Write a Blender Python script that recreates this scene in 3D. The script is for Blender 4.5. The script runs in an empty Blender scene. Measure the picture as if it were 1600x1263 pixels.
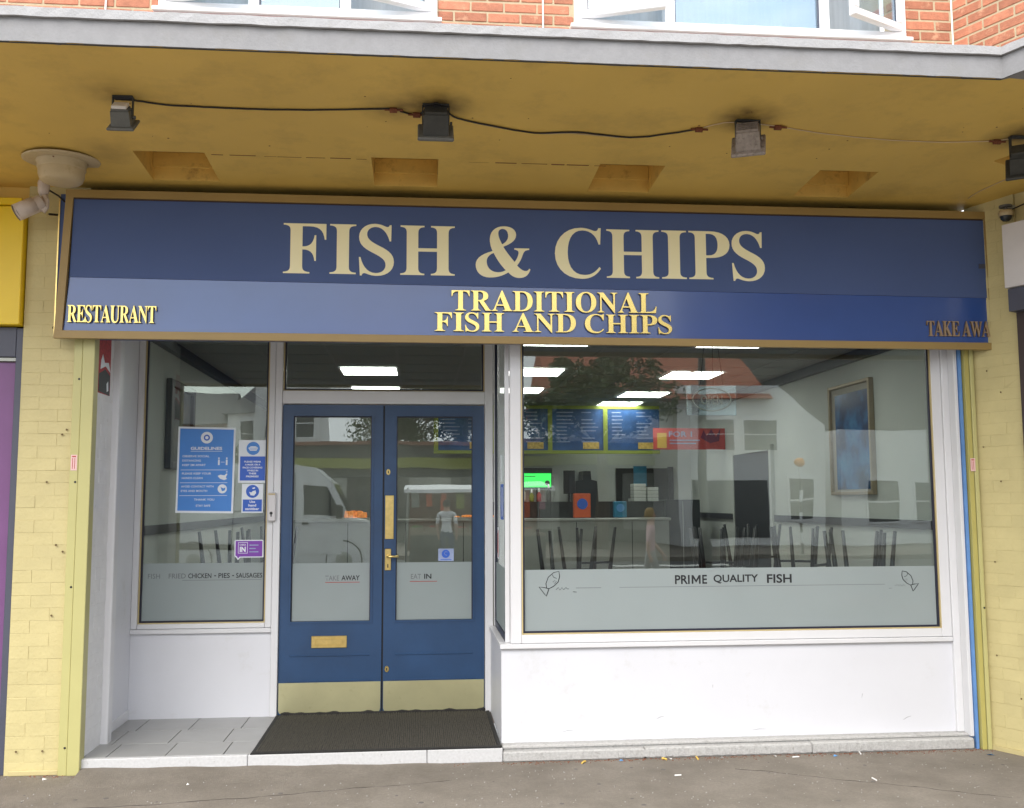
import bpy, math, random
from mathutils import Vector, Matrix
random.seed(7)
R = math.radians
SC = bpy.context.scene
C = SC.collection

# ------------------------------------------------------------------ camera
cam_d = bpy.data.cameras.new('camera'); cam = bpy.data.objects.new('camera', cam_d); C.objects.link(cam)
cam_d.sensor_width = 36; cam_d.lens = 1549.7/1600*36; cam_d.clip_start = .05; cam_d.clip_end = 500
YAW, PIT, ROL = .0940, .0983, -.0038
fw = Vector((math.sin(YAW)*math.cos(PIT), math.cos(YAW)*math.cos(PIT), math.sin(PIT)))
rt = Vector((math.cos(YAW), -math.sin(YAW), 0)); up = rt.cross(fw)
r2 = rt*math.cos(ROL)+up*math.sin(ROL); u2 = -rt*math.sin(ROL)+up*math.cos(ROL)
m = Matrix((r2, u2, -fw)).transposed().to_4x4(); m.translation = Vector((0, -6.29, 1.6))
cam.matrix_world = m
SC.camera = cam
SC.view_settings.view_transform = 'Standard'; SC.view_settings.look = 'None'
SC.view_settings.gamma = 1; SC.view_settings.use_curve_mapping = False
SC.view_settings.exposure = 1.30

# ------------------------------------------------------------------ sky, bright broken cloud
W_ = bpy.data.worlds.new('World'); SC.world = W_; W_.use_nodes = True
nt = W_.node_tree; bg = nt.nodes['Background']; bg.inputs['Strength'].default_value = .15
sk = nt.nodes.new('ShaderNodeTexSky'); sk.sky_type = 'NISHITA'; sk.sun_disc = False
SUN_EL, SUN_AZ = R(50), R(-158)
sk.sun_elevation = SUN_EL; sk.sun_rotation = SUN_AZ; sk.air_density = 1.2; sk.dust_density = 1.5
tc = nt.nodes.new('ShaderNodeTexCoord'); mp = nt.nodes.new('ShaderNodeMapping'); mp.inputs['Scale'].default_value = (1, 1, 2.6)
nz = nt.nodes.new('ShaderNodeTexNoise'); nz.inputs['Scale'].default_value = 1.8; nz.inputs['Detail'].default_value = 7; nz.inputs['Roughness'].default_value = .58
cr = nt.nodes.new('ShaderNodeValToRGB'); cr.color_ramp.elements[0].position = .34; cr.color_ramp.elements[1].position = .52
nz2 = nt.nodes.new('ShaderNodeTexNoise'); nz2.inputs['Scale'].default_value = 4; nz2.inputs['Detail'].default_value = 6
cc = nt.nodes.new('ShaderNodeMixRGB'); cc.inputs[1].default_value = (4.0, 4.2, 4.6, 1); cc.inputs[2].default_value = (8.6, 8.6, 8.8, 1)
mx = nt.nodes.new('ShaderNodeMixRGB')
L = nt.links.new
L(tc.outputs['Generated'], mp.inputs['Vector']); L(mp.outputs[0], nz.inputs['Vector']); L(mp.outputs[0], nz2.inputs['Vector'])
L(nz.outputs[0], cr.inputs[0]); L(cr.outputs[0], mx.inputs[0]); L(nz2.outputs[0], cc.inputs[0])
L(sk.outputs[0], mx.inputs[1]); L(cc.outputs[0], mx.inputs[2]); L(mx.outputs[0], bg.inputs['Color'])

sd = bpy.data.lights.new('sun', 'SUN'); sd.energy = 1.6; sd.angle = R(50); sd.color = (1, .95, .88)
sun = bpy.data.objects.new('sun', sd); C.objects.link(sun)
sdir = Vector((math.sin(SUN_AZ)*math.cos(SUN_EL), math.cos(SUN_AZ)*math.cos(SUN_EL), math.sin(SUN_EL)))
sun.rotation_euler = (-sdir).to_track_quat('-Z', 'Y').to_euler()

# ------------------------------------------------------------------ materials
M = {}
def mat(name, col, rough=.6, metal=0, var=0, vs=6, bump=0, bs=60, rand=0, coat=0, emit=0, spec=.5, dirt=None, ds=3, dlo=.55, dhi=.75, stretch=None):
    m = bpy.data.materials.new(name); m.use_nodes = True; t = m.node_tree; b = t.nodes['Principled BSDF']
    b.inputs['Roughness'].default_value = rough; b.inputs['Metallic'].default_value = metal
    b.inputs['Specular IOR Level'].default_value = spec
    if coat: b.inputs['Coat Weight'].default_value = coat; b.inputs['Coat Roughness'].default_value = .08
    g = t.nodes.new('ShaderNodeNewGeometry')
    vec = g.outputs['Position']
    if stretch:
        mpn = t.nodes.new('ShaderNodeMapping'); mpn.inputs['Scale'].default_value = stretch
        t.links.new(vec, mpn.inputs['Vector']); vec = mpn.outputs[0]
    out = None
    c4 = (*col, 1)
    if var:
        n = t.nodes.new('ShaderNodeTexNoise'); n.inputs['Scale'].default_value = vs; n.inputs['Detail'].default_value = 6; n.inputs['Roughness'].default_value = .6
        t.links.new(vec, n.inputs['Vector'])
        mr = t.nodes.new('ShaderNodeMapRange'); mr.inputs['From Min'].default_value = .3; mr.inputs['From Max'].default_value = .7
        mr.inputs['To Min'].default_value = 1-var; mr.inputs['To Max'].default_value = 1+var
        t.links.new(n.outputs[0], mr.inputs['Value'])
        mm = t.nodes.new('ShaderNodeVectorMath'); mm.operation = 'SCALE'; mm.inputs[0].default_value = col
        t.links.new(mr.outputs[0], mm.inputs['Scale']); out = mm.outputs[0]
    if rand:
        oi = t.nodes.new('ShaderNodeObjectInfo'); mr = t.nodes.new('ShaderNodeMapRange')
        mr.inputs['To Min'].default_value = 1-rand; mr.inputs['To Max'].default_value = 1+rand*.6
        t.links.new(oi.outputs['Random'], mr.inputs['Value'])
        mm = t.nodes.new('ShaderNodeVectorMath'); mm.operation = 'SCALE'
        if out: t.links.new(out, mm.inputs[0])
        else: mm.inputs[0].default_value = col
        t.links.new(mr.outputs[0], mm.inputs['Scale']); out = mm.outputs[0]
    if dirt:
        n = t.nodes.new('ShaderNodeTexNoise'); n.inputs['Scale'].default_value = ds; n.inputs['Detail'].default_value = 9; n.inputs['Roughness'].default_value = .7
        t.links.new(vec, n.inputs['Vector'])
        mr = t.nodes.new('ShaderNodeMapRange'); mr.inputs['From Min'].default_value = dlo; mr.inputs['From Max'].default_value = dhi
        t.links.new(n.outputs[0], mr.inputs['Value'])
        mxx = t.nodes.new('ShaderNodeMixRGB'); mxx.inputs[2].default_value = (*dirt, 1)
        if out: t.links.new(out, mxx.inputs[1])
        else: mxx.inputs[1].default_value = c4
        t.links.new(mr.outputs[0], mxx.inputs[0]); out = mxx.outputs[0]
    if out: t.links.new(out, b.inputs['Base Color'])
    else: b.inputs['Base Color'].default_value = c4
    if bump:
        n = t.nodes.new('ShaderNodeTexNoise'); n.inputs['Scale'].default_value = bs; n.inputs['Detail'].default_value = 5
        t.links.new(vec, n.inputs['Vector'])
        bp = t.nodes.new('ShaderNodeBump'); bp.inputs['Strength'].default_value = bump; bp.inputs['Distance'].default_value = .01
        t.links.new(n.outputs[0], bp.inputs['Height']); t.links.new(bp.outputs[0], b.inputs['Normal'])
    if emit:
        b.inputs['Emission Color'].default_value = c4; b.inputs['Emission Strength'].default_value = emit
    M[name] = m; return m

mat('white_gloss', (.66, .66, .67), .35, var=.03, vs=3, bump=.05, bs=9, dirt=(.62, .60, .55), ds=5, dlo=.66, dhi=.9)
mat('white_riser', (.645, .65, .68), .45, var=.025, vs=2, bump=.06, bs=14, dirt=(.50, .49, .46), ds=5, dlo=.57, dhi=.95)
mat('white_brick', (.74, .74, .74), .5, var=.05, vs=9, bump=.25, bs=35, dirt=(.45, .44, .42), ds=11, dlo=.6, dhi=.8)
mat('cream_brick', (.54, .465, .225), .55, var=.06, vs=5, bump=.25, bs=50, rand=.035, dirt=(.40, .32, .15), ds=16, dlo=.64, dhi=.76)
mat('cream_mortar', (.50, .425, .205), .65, var=.08, vs=12, bump=.2, bs=70)
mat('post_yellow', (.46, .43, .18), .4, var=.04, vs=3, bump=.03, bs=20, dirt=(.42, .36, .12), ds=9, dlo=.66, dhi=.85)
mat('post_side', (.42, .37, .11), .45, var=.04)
mat('mustard', (.72, .49, .115), .62, var=.07, vs=1.2, bump=.08, bs=40, dirt=(.46, .31, .08), ds=2.2, dlo=.5, dhi=.85)
mat('mustard_recess', (.70, .46, .11), .62, var=.10, vs=8, bump=.1, bs=40, dirt=(.33, .18, .04), ds=9, dlo=.55, dhi=.75)
mat('concrete_edge', (.25, .25, .255), .8, var=.06, vs=25, bump=.15, bs=90, dirt=(.22, .215, .20), ds=6, dlo=.52, dhi=.95)
mat('concrete_lip', (.36, .36, .365), .75, var=.06, vs=30, bump=.3, bs=90, dirt=(.30, .29, .27), ds=9, dlo=.5, dhi=.9)
mat('red_brick', (.45, .175, .10), .8, var=.16, vs=22, bump=.4, bs=90, rand=.30, dirt=(.62, .36, .22), ds=9, dlo=.56, dhi=.74)
mat('mortar', (.46, .38, .25), .9, var=.1, vs=30, bump=.4, bs=120)
mat('navy', (.078, .118, .262), .7, var=.03, vs=2, spec=.2)
mat('gloss_blue', (.035, .085, .30), .22, var=.05, vs=3, coat=.9, bump=.015, bs=3)
mat('bronze_trim', (.32, .215, .070), .42, var=.05, vs=4)
mat('dark_line', (.035, .018, .02), .5)
mat('letter_cream', (.93, .87, .56), .6, var=.015)
mat('letter_gold', (.80, .62, .20), .22, metal=.75, var=.05, vs=14)
mat('letter_side', (.30, .19, .07), .35, metal=.5)
mat('letter_dull', (.38, .27, .17), .45, metal=.3)
mat('brass', (.78, .58, .22), .28, metal=.9, var=.10, vs=30, dirt=(.35, .24, .09), ds=22, dlo=.6, dhi=.8)
mat('pale_brass', (.56, .53, .31), .30, metal=.6, var=.10, vs=2.2, bump=.10, bs=5, dirt=(.38, .34, .17), ds=12, dlo=.58, dhi=.85)
mat('door_blue', (.017, .055, .135), .38, var=.14, vs=3, bump=.12, bs=26, coat=.15, dirt=(.09, .12, .18), ds=30, dlo=.66, dhi=.76)
mat('black', (.012, .012, .014), .5)
mat('black_rubber', (.022, .021, .019), .85, var=.3, vs=50, bump=.5, bs=200)
mat('mat_pile', (.075, .068, .052), .95, var=.35, vs=90, bump=.6, bs=300, dirt=(.09, .08, .06), ds=40, dlo=.62, dhi=.8)
mat('glazing_bead', (.50, .40, .20), .45, var=.05)
mat('gasket', (.015, .017, .035), .4)
mat('blue_film', (.12, .26, .55), .4, var=.15, vs=6)
mat('tile', (.30, .30, .29), .35, var=.06, vs=5, rand=.06, bump=.03, bs=20, dirt=(.28, .27, .25), ds=7, dlo=.6, dhi=.8)
mat('grout', (.16, .155, .15), .9, var=.1)
mat('step_white', (.52, .52, .52), .6, var=.08, vs=60, bump=.25, bs=120, dirt=(.24, .22, .19), ds=26, dlo=.60, dhi=.78)
mat('step_grey', (.43, .425, .41), .75, var=.14, vs=70, bump=.5, bs=140, dirt=(.22, .21, .20), ds=38, dlo=.52, dhi=.8)
mat('asphalt', (.225, .198, .163), .88, var=.13, vs=55, bump=.8, bs=190, dirt=(.14, .12, .095), ds=1.9, dlo=.40, dhi=.74)
mat('road_asphalt', (.07, .07, .072), .9, var=.12, vs=3, bump=.5, bs=120)
mat('road_paint', (.75, .75, .72), .7, var=.08, vs=6)
mat('kerb', (.30, .29, .27), .85, var=.1)
mat('lamp_metal', (.10, .10, .09), .55, var=.15, vs=30)
mat('lamp_dark', (.035, .035, .03), .6, var=.2, vs=30)
mat('lamp_grey', (.26, .22, .19), .6, var=.2, vs=30, dirt=(.12, .09, .07), ds=40, dlo=.5, dhi=.7)
mat('lamp_white', (.60, .56, .52), .5, var=.1, vs=30)
mat('cable_black', (.018, .014, .012), .6)
mat('cable_pale', (.55, .42, .25), .6)
mat('gum', (.12, .11, .10), .9)
mat('scuff', (.22, .22, .23), .7)
mat('chip_mark', (.16, .11, .05), .9)
mat('rust', (.17, .055, .025), .9, var=.3, vs=80)
mat('cream_plastic', (.50, .40, .235), .5, var=.08, vs=10, dirt=(.36, .27, .12), ds=14, dlo=.55, dhi=.75)
mat('camera_white', (.58, .50, .44), .4, var=.05, vs=20)
mat('neigh_yellow', (.80, .56, .01), .35, var=.04, vs=1.5)
mat('neigh_purple', (.17, .065, .19), .4, var=.05)
mat('neigh_grey', (.065, .07, .10), .45, var=.05)
mat('neigh_white', (.62, .60, .60), .5, var=.04)
mat('neigh_brown', (.045, .03, .028), .6, var=.1)
mat('upvc', (.86, .86, .87), .25, var=.015)
mat('curtain', (.50, .51, .52), .9, var=.08, vs=3, stretch=(9, 1, .4))
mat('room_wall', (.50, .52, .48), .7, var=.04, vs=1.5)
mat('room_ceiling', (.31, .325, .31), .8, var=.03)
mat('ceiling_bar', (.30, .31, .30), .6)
mat('room_floor', (.16, .11, .08), .5, var=.12)
mat('dark_wood', (.022, .022, .026), .45, var=.1)
mat('black_metal', (.012, .012, .013), .4)
mat('table_top', (.33, .27, .20), .4, var=.1)
mat('seat_red', (.35, .03, .02), .6)
mat('green_trim', (.30, .36, .06), .5)
mat('menu_blue', (.035, .10, .27), .35, var=.5, vs=3)
mat('menu_pale', (.30, .36, .55), .4, var=.2, vs=9)
mat('menu_yellow', (.65, .45, .12), .5, var=.4, vs=30)
mat('banner_red', (.50, .05, .04), .55, var=.15, vs=9)
mat('banner_dark', (.16, .01, .05), .55)
mat('banner_gold', (.60, .38, .06), .5)
mat('screen_green', (.03, .75, .10), .4, emit=.55)
mat('steel', (.36, .37, .34), .45, metal=.5, var=.08, vs=3)
mat('counter_black', (.012, .014, .014), .35)
mat('orange_box', (.62, .10, .02), .5, var=.1)
mat('teal_box', (.02, .18, .30), .5, var=.2, vs=12)
mat('gold_frame', (.30, .23, .13), .45, metal=.3, var=.08, vs=8)
mat('mount', (.35, .32, .26), .7)
mat('panel_light', (1, .99, .95), .5, emit=5.5)
mat('food_glow', (.80, .28, .07), .6, var=.5, vs=40, emit=.2)  # emission added so the food looks lit; no lamp here
mat('poster_blue', (.065, .25, .68), .45, var=.03)
mat('poster_white', (.78, .82, .86), .5)
mat('sign_blue', (.03, .12, .55), .45)
mat('purple', (.20, .05, .38), .45)
mat('sticker_red', (.42, .04, .05), .6, var=.4, vs=60)
mat('sticker_black', (.02, .02, .025), .5)
mat('sticker_pink', (.72, .48, .46), .6)
mat('print_black', (.012, .013, .015), .5)
mat('print_faint', (.20, .215, .22), .5)
mat('print_red', (.40, .03, .02), .5)
mat('house_white', (.80, .80, .80), .8, var=.04, vs=1)
mat('house_brick', (.26, .12, .08), .85, var=.2, vs=6)
mat('roof_red', (.35, .10, .05), .85, var=.2, vs=5)
mat('roof_slate', (.10, .10, .11), .8, var=.2, vs=4)
mat('olive', (.26, .28, .04), .5)
mat('shop_dark', (.07, .068, .064), .5, var=.3, vs=2)
mat('far_glass', (.03, .035, .04), .1)
mat('van_white', (.78, .79, .80), .25, coat=.4)
mat('tyre', (.02, .02, .02), .9)
mat('stall_white', (.85, .85, .85), .7)
mat('leaf', (.055, .085, .022), .6, var=.5, vs=2.5)
mat('bark', (.10, .08, .06), .9, var=.2, vs=8)
mat('skin', (.55, .33, .24), .5)
mat('shirt_white', (.75, .75, .76), .8)
mat('shirt_pink', (.62, .40, .42), .8)
mat('jeans', (.05, .08, .15), .85)
mat('trousers_grey', (.35, .36, .36), .85)
mat('hair_blond', (.40, .27, .10), .7)
mat('hair_dark', (.03, .02, .015), .7)
mat('beacon_orange', (.9, .35, .03), .35)
mat('fruit_red', (.5, .05, .03), .6, var=.5, vs=8)
mat('fruit_green', (.12, .25, .04), .6, var=.5, vs=8)
mat('chip_yellow', (.72, .48, .10), .6)
mat('paper', (.75, .74, .72), .8)
mat('wrapper_blue', (.10, .30, .60), .5)

def glass_mat(name, tint=(.86, .90, .88), f0=.075, rough=0.0, wave=.0):
    m = bpy.data.materials.new(name); m.use_nodes = True; t = m.node_tree
    for n in list(t.nodes): t.nodes.remove(n)
    o = t.nodes.new('ShaderNodeOutputMaterial'); mx = t.nodes.new('ShaderNodeMixShader')
    tr = t.nodes.new('ShaderNodeBsdfTransparent'); tr.inputs[0].default_value = (*tint, 1)
    gl = t.nodes.new('ShaderNodeBsdfGlossy'); gl.inputs['Roughness'].default_value = rough; gl.inputs['Color'].default_value = (.95, 1, .98, 1)
    lw = t.nodes.new('ShaderNodeLayerWeight'); lw.inputs['Blend'].default_value = .5
    pw = t.nodes.new('ShaderNodeMath'); pw.operation = 'POWER'; pw.inputs[1].default_value = 5
    ml = t.nodes.new('ShaderNodeMath'); ml.operation = 'MULTIPLY_ADD'; ml.inputs[1].default_value = 1-f0; ml.inputs[2].default_value = f0
    t.links.new(lw.outputs['Facing'], pw.inputs[0]); t.links.new(pw.outputs[0], ml.inputs[0]); t.links.new(ml.outputs[0], mx.inputs[0])
    t.links.new(tr.outputs[0], mx.inputs[1]); t.links.new(gl.outputs[0], mx.inputs[2]); t.links.new(mx.outputs[0], o.inputs[0])
    if wave:
        g = t.nodes.new('ShaderNodeNewGeometry'); n = t.nodes.new('ShaderNodeTexNoise'); n.inputs['Scale'].default_value = 1.3
        bp = t.nodes.new('ShaderNodeBump'); bp.inputs['Strength'].default_value = wave; bp.inputs['Distance'].default_value = .01
        t.links.new(g.outputs['Position'], n.inputs['Vector']); t.links.new(n.outputs[0], bp.inputs['Height']); t.links.new(bp.outputs[0], gl.inputs['Normal'])
    M[name] = m
def smudge(name, pts, col, r):
    t = M[name].node_tree; b = t.nodes['Principled BSDF']; src = b.inputs['Base Color'].links[0].from_socket
    g = t.nodes.new('ShaderNodeNewGeometry'); n = t.nodes.new('ShaderNodeTexNoise'); n.inputs['Scale'].default_value = 11; n.inputs['Detail'].default_value = 6
    t.links.new(g.outputs['Position'], n.inputs['Vector'])
    for p, k in pts:
        d = t.nodes.new('ShaderNodeVectorMath'); d.operation = 'DISTANCE'; d.inputs[1].default_value = p; t.links.new(g.outputs['Position'], d.inputs[0])
        a = t.nodes.new('ShaderNodeMapRange'); a.inputs['From Min'].default_value = r; a.inputs['From Max'].default_value = .03; a.inputs['To Max'].default_value = k
        t.links.new(d.outputs['Value'], a.inputs['Value'])
        ml = t.nodes.new('ShaderNodeMath'); ml.operation = 'MULTIPLY'; t.links.new(a.outputs[0], ml.inputs[0]); t.links.new(n.outputs[0], ml.inputs[1])
        mx = t.nodes.new('ShaderNodeMixRGB'); mx.inputs[2].default_value = (*col, 1)
        t.links.new(ml.outputs[0], mx.inputs[0]); t.links.new(src, mx.inputs[1]); src = mx.outputs[0]
    t.links.new(src, b.inputs['Base Color'])
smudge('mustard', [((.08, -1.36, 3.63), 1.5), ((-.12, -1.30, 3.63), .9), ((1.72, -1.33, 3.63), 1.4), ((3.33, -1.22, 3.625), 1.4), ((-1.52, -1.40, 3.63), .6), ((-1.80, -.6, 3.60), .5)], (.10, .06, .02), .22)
glass_mat('glass', f0=.085, wave=.12)
glass_mat('door_glass', f0=.105, wave=.08)
glass_mat('upper_glass', (.74, .84, .92), f0=.24, wave=.1)

def film_mat():
    m = bpy.data.materials.new('frosted_film'); m.use_nodes = True; t = m.node_tree
    for n in list(t.nodes): t.nodes.remove(n)
    o = t.nodes.new('ShaderNodeOutputMaterial'); a = t.nodes.new('ShaderNodeMixShader'); b = t.nodes.new('ShaderNodeMixShader')
    d = t.nodes.new('ShaderNodeBsdfDiffuse'); d.inputs[0].default_value = (.54, .58, .585, 1)
    tl = t.nodes.new('ShaderNodeBsdfTranslucent'); tl.inputs[0].default_value = (.55, .62, .62, 1)
    tr = t.nodes.new('ShaderNodeBsdfTransparent'); tr.inputs[0].default_value = (.8, .88, .88, 1)
    g = t.nodes.new('ShaderNodeNewGeometry'); n = t.nodes.new('ShaderNodeTexNoise'); n.inputs['Scale'].default_value = 1.6
    mr = t.nodes.new('ShaderNodeMapRange'); mr.inputs['To Min'].default_value = .16; mr.inputs['To Max'].default_value = .34
    t.links.new(g.outputs['Position'], n.inputs['Vector']); t.links.new(n.outputs[0], mr.inputs['Value']); t.links.new(mr.outputs[0], b.inputs[0])
    a.inputs[0].default_value = .45
    t.links.new(d.outputs[0], a.inputs[1]); t.links.new(tl.outputs[0], a.inputs[2])
    t.links.new(a.outputs[0], b.inputs[1]); t.links.new(tr.outputs[0], b.inputs[2]); t.links.new(b.outputs[0], o.inputs[0])
    M['frosted_film'] = m
film_mat()

def art_mat(name, c1, c2, c3, sc=4):
    m = bpy.data.materials.new(name); m.use_nodes = True; t = m.node_tree; b = t.nodes['Principled BSDF']
    g = t.nodes.new('ShaderNodeNewGeometry'); n = t.nodes.new('ShaderNodeTexNoise'); n.inputs['Scale'].default_value = sc; n.inputs['Detail'].default_value = 8
    r = t.nodes.new('ShaderNodeValToRGB'); e = r.color_ramp.elements; e[0].position = .38; e[0].color = (*c1, 1); e[1].position = .66; e[1].color = (*c3, 1)
    x = e.new(.52); x.color = (*c2, 1)
    t.links.new(g.outputs['Position'], n.inputs['Vector']); t.links.new(n.outputs[0], r.inputs[0]); t.links.new(r.outputs[0], b.inputs['Base Color'])
    b.inputs['Roughness'].default_value = .22; b.inputs['Specular IOR Level'].default_value = .25
    M[name] = m
art_mat('sea_art', (.004, .03, .11), (.012, .11, .30), (.03, .20, .42), 4)
art_mat('grey_art', (.10, .11, .12), (.16, .17, .17), (.22, .21, .18), 4)

# ------------------------------------------------------------------ builders
class MB:
    def __init__(s): s.v = []; s.f = []; s.m = []; s.cur = 0
    def add(s, vs, fs):
        b = len(s.v); s.v += [Vector(v) for v in vs]; s.f += [tuple(b+i for i in f) for f in fs]; s.m += [s.cur]*len(fs); return s
    def box(s, x0, y0, z0, x1, y1, z1, bev=0):
        if bev:
            # box with chamfered edges on all sides
            b = bev; X = (x0, x1); Y = (y0, y1); Z = (z0, z1)
            vs = []; idx = {}
            for i in (0, 1):
                for j in (0, 1):
                    for k in (0, 1):
                        sx, sy, sz = (1, -1)[i]*b, (1, -1)[j]*b, (1, -1)[k]*b
                        idx[i, j, k, 0] = len(vs); vs.append((X[i], Y[j]+sy, Z[k]+sz))
                        idx[i, j, k, 1] = len(vs); vs.append((X[i]+sx, Y[j], Z[k]+sz))
                        idx[i, j, k, 2] = len(vs); vs.append((X[i]+sx, Y[j]+sy, Z[k]))
            I = idx; fs = []
            for i in (0, 1):
                q = [I[i, 0, 0, 0], I[i, 1, 0, 0], I[i, 1, 1, 0], I[i, 0, 1, 0]]; fs.append(q if i else q[::-1])
                q = [I[0, i, 0, 1], I[1, i, 0, 1], I[1, i, 1, 1], I[0, i, 1, 1]]; fs.append(q[::-1] if i else q)
                q = [I[0, 0, i, 2], I[1, 0, i, 2], I[1, 1, i, 2], I[0, 1, i, 2]]; fs.append(q if i else q[::-1])
            for i in (0, 1):
                for j in (0, 1):
                    fs.append([I[i, j, 0, 0], I[i, j, 1, 0], I[i, j, 1, 1], I[i, j, 0, 1]])
                    fs.append([I[i, 0, j, 0], I[i, 1, j, 0], I[i, 1, j, 2], I[i, 0, j, 2]])
                    fs.append([I[0, i, j, 1], I[1, i, j, 1], I[1, i, j, 2], I[0, i, j, 2]])
                    for k in (0, 1): fs.append([I[i, j, k, 0], I[i, j, k, 1], I[i, j, k, 2]])
            return s.add(vs, fs)
        return s.add([(x0, y0, z0), (x1, y0, z0), (x1, y1, z0), (x0, y1, z0), (x0, y0, z1), (x1, y0, z1), (x1, y1, z1), (x0, y1, z1)],
                     [(0, 3, 2, 1), (4, 5, 6, 7), (0, 1, 5, 4), (1, 2, 6, 5), (2, 3, 7, 6), (3, 0, 4, 7)])
    def prism(s, poly, a, b, ax='y'):
        # extrude 2D polygon along an axis: y -> (x,z), z -> (x,y), x -> (y,z)
        f = {'y': lambda p, t: (p[0], t, p[1]), 'z': lambda p, t: (p[0], p[1], t), 'x': lambda p, t: (t, p[0], p[1])}[ax]
        n = len(poly)
        vs = [f(p, a) for p in poly]+[f(p, b) for p in poly]
        return s.add(vs, [tuple(range(n))[::-1], tuple(range(n, 2*n))]+[(i, (i+1) % n, n+(i+1) % n, n+i) for i in range(n)])
    def tube(s, pts, r, n=8, cap=True):
        pts = [Vector(p) for p in pts]; rr = r if isinstance(r, (list, tuple)) else [r]*len(pts)
        base = len(s.v); prev = None
        for i, p in enumerate(pts):
            d = (pts[min(i+1, len(pts)-1)]-pts[max(i-1, 0)]).normalized()
            a = Vector((0, 0, 1)) if abs(d.z) < .9 else Vector((1, 0, 0))
            if prev: a = prev
            u = (a-d*a.dot(d)).normalized(); prev = u; w = d.cross(u)
            for k in range(n):
                t = 2*math.pi*k/n; s.v.append(p+(u*math.cos(t)+w*math.sin(t))*rr[i])
        for i in range(len(pts)-1):
            for k in range(n):
                s.f.append((base+i*n+k, base+i*n+(k+1) % n, base+(i+1)*n+(k+1) % n, base+(i+1)*n+k)); s.m.append(s.cur)
        if cap:
            s.f.append(tuple(base+k for k in range(n))[::-1]); s.m.append(s.cur)
            s.f.append(tuple(base+(len(pts)-1)*n+k for k in range(n))); s.m.append(s.cur)
        return s
    def lathe(s, prof, c=(0, 0, 0), n=24, axis=None):
        # prof: (r, h) pairs; axis vector h
        ax = Vector(axis or (0, 0, 1)).normalized(); a = Vector((1, 0, 0)) if abs(ax.x) < .9 else Vector((0, 1, 0))
        u = (a-ax*a.dot(ax)).normalized(); w = ax.cross(u); c = Vector(c); base = len(s.v)
        for r, h in prof:
            for k in range(n):
                t = 2*math.pi*k/n; s.v.append(c+ax*h+(u*math.cos(t)+w*math.sin(t))*r)
        for i in range(len(prof)-1):
            for k in range(n):
                s.f.append((base+i*n+k, base+i*n+(k+1) % n, base+(i+1)*n+(k+1) % n, base+(i+1)*n+k)); s.m.append(s.cur)
        return s
    def xf(s, mtx, start=0):
        for i in range(start, len(s.v)): s.v[i] = mtx @ s.v[i]
        return s

ORG = {}
def org(o): return ORG.get(o.name, Vector((0, 0, 0)))
def link_mesh(name, me, mats, parent, smooth=False):
    for mm in (mats if isinstance(mats, (list, tuple)) else [mats]): me.materials.append(M[mm])
    if smooth:
        me.polygons.foreach_set('use_smooth', [True]*len(me.polygons))
    o = bpy.data.objects.new(name, me); C.objects.link(o)
    if parent: o.parent = parent; ORG[o.name] = org(parent)
    return o
def part(name, mb, mats, parent=None, smooth=False, label=None):
    off = org(parent) if parent else Vector((0, 0, 0))
    me = bpy.data.meshes.new(name); me.from_pydata([tuple(v-off) for v in mb.v], [], mb.f); me.update()
    import bmesh
    bm = bmesh.new(); bm.from_mesh(me); bmesh.ops.recalc_face_normals(bm, faces=bm.faces); bm.to_mesh(me); bm.free()
    if len(set(mb.m)) > 1: me.polygons.foreach_set('material_index', mb.m)
    o = link_mesh(name, me, mats, parent, smooth)
    if label: o['label'] = label
    return o
def thing(name, label, cat, loc=(0, 0, 0), group=None):
    o = bpy.data.objects.new(name, None); C.objects.link(o); o.location = loc; o.empty_display_size = .1
    o['label'] = label; o['category'] = cat
    if group: o['group'] = group
    ORG[o.name] = Vector(loc); return o
def solo(name, mb, mats, label, cat, group=None, smooth=False):
    c = sum((v for v in mb.v), Vector())/len(mb.v); c.z = min(v.z for v in mb.v)
    mb.v = [v-c for v in mb.v]
    o = part(name, mb, mats, None, smooth); o.location = c; ORG[o.name] = c
    o['label'] = label; o['category'] = cat
    if group: o['group'] = group
    return o
def struct(name, mb, mats, smooth=False):
    o = part(name, mb, mats, None, smooth); o['kind'] = 'structure'; return o
def dup(root, loc, rz=0, label=None, group=None):
    def rec(o, par):
        c = o.copy(); C.objects.link(c)
        if par: c.parent = par
        for ch in list(o.children): rec(ch, c)
        return c
    r = rec(root, None); r.location = loc; r.rotation_euler = (0, 0, rz); ORG[r.name] = Vector(loc)
    if label: r['label'] = label
    if group: r['group'] = group
    return r

def curve_mesh(polys, depth=0, bevel=0):
    """fill closed 2D outlines (holes by even-odd) -> mesh in XY, extruded +-depth in Z"""
    cu = bpy.data.curves.new('t', 'CURVE'); cu.dimensions = '2D'; cu.fill_mode = 'BOTH'; cu.extrude = depth; cu.bevel_depth = bevel
    for p in polys:
        sp = cu.splines.new('POLY'); sp.points.add(len(p)-1); sp.use_cyclic_u = True
        for i, q in enumerate(p): sp.points[i].co = (q[0], q[1], 0, 1)
    o = bpy.data.objects.new('t', cu); C.objects.link(o)
    me = bpy.data.meshes.new_from_object(o.evaluated_get(bpy.context.evaluated_depsgraph_get()))
    bpy.data.objects.remove(o); bpy.data.curves.remove(cu); return me

def stand(me):            # XY -> XZ plane, +Z(normal) -> -Y
    me.transform(Matrix.Rotation(math.pi/2, 4, 'X'))

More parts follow.
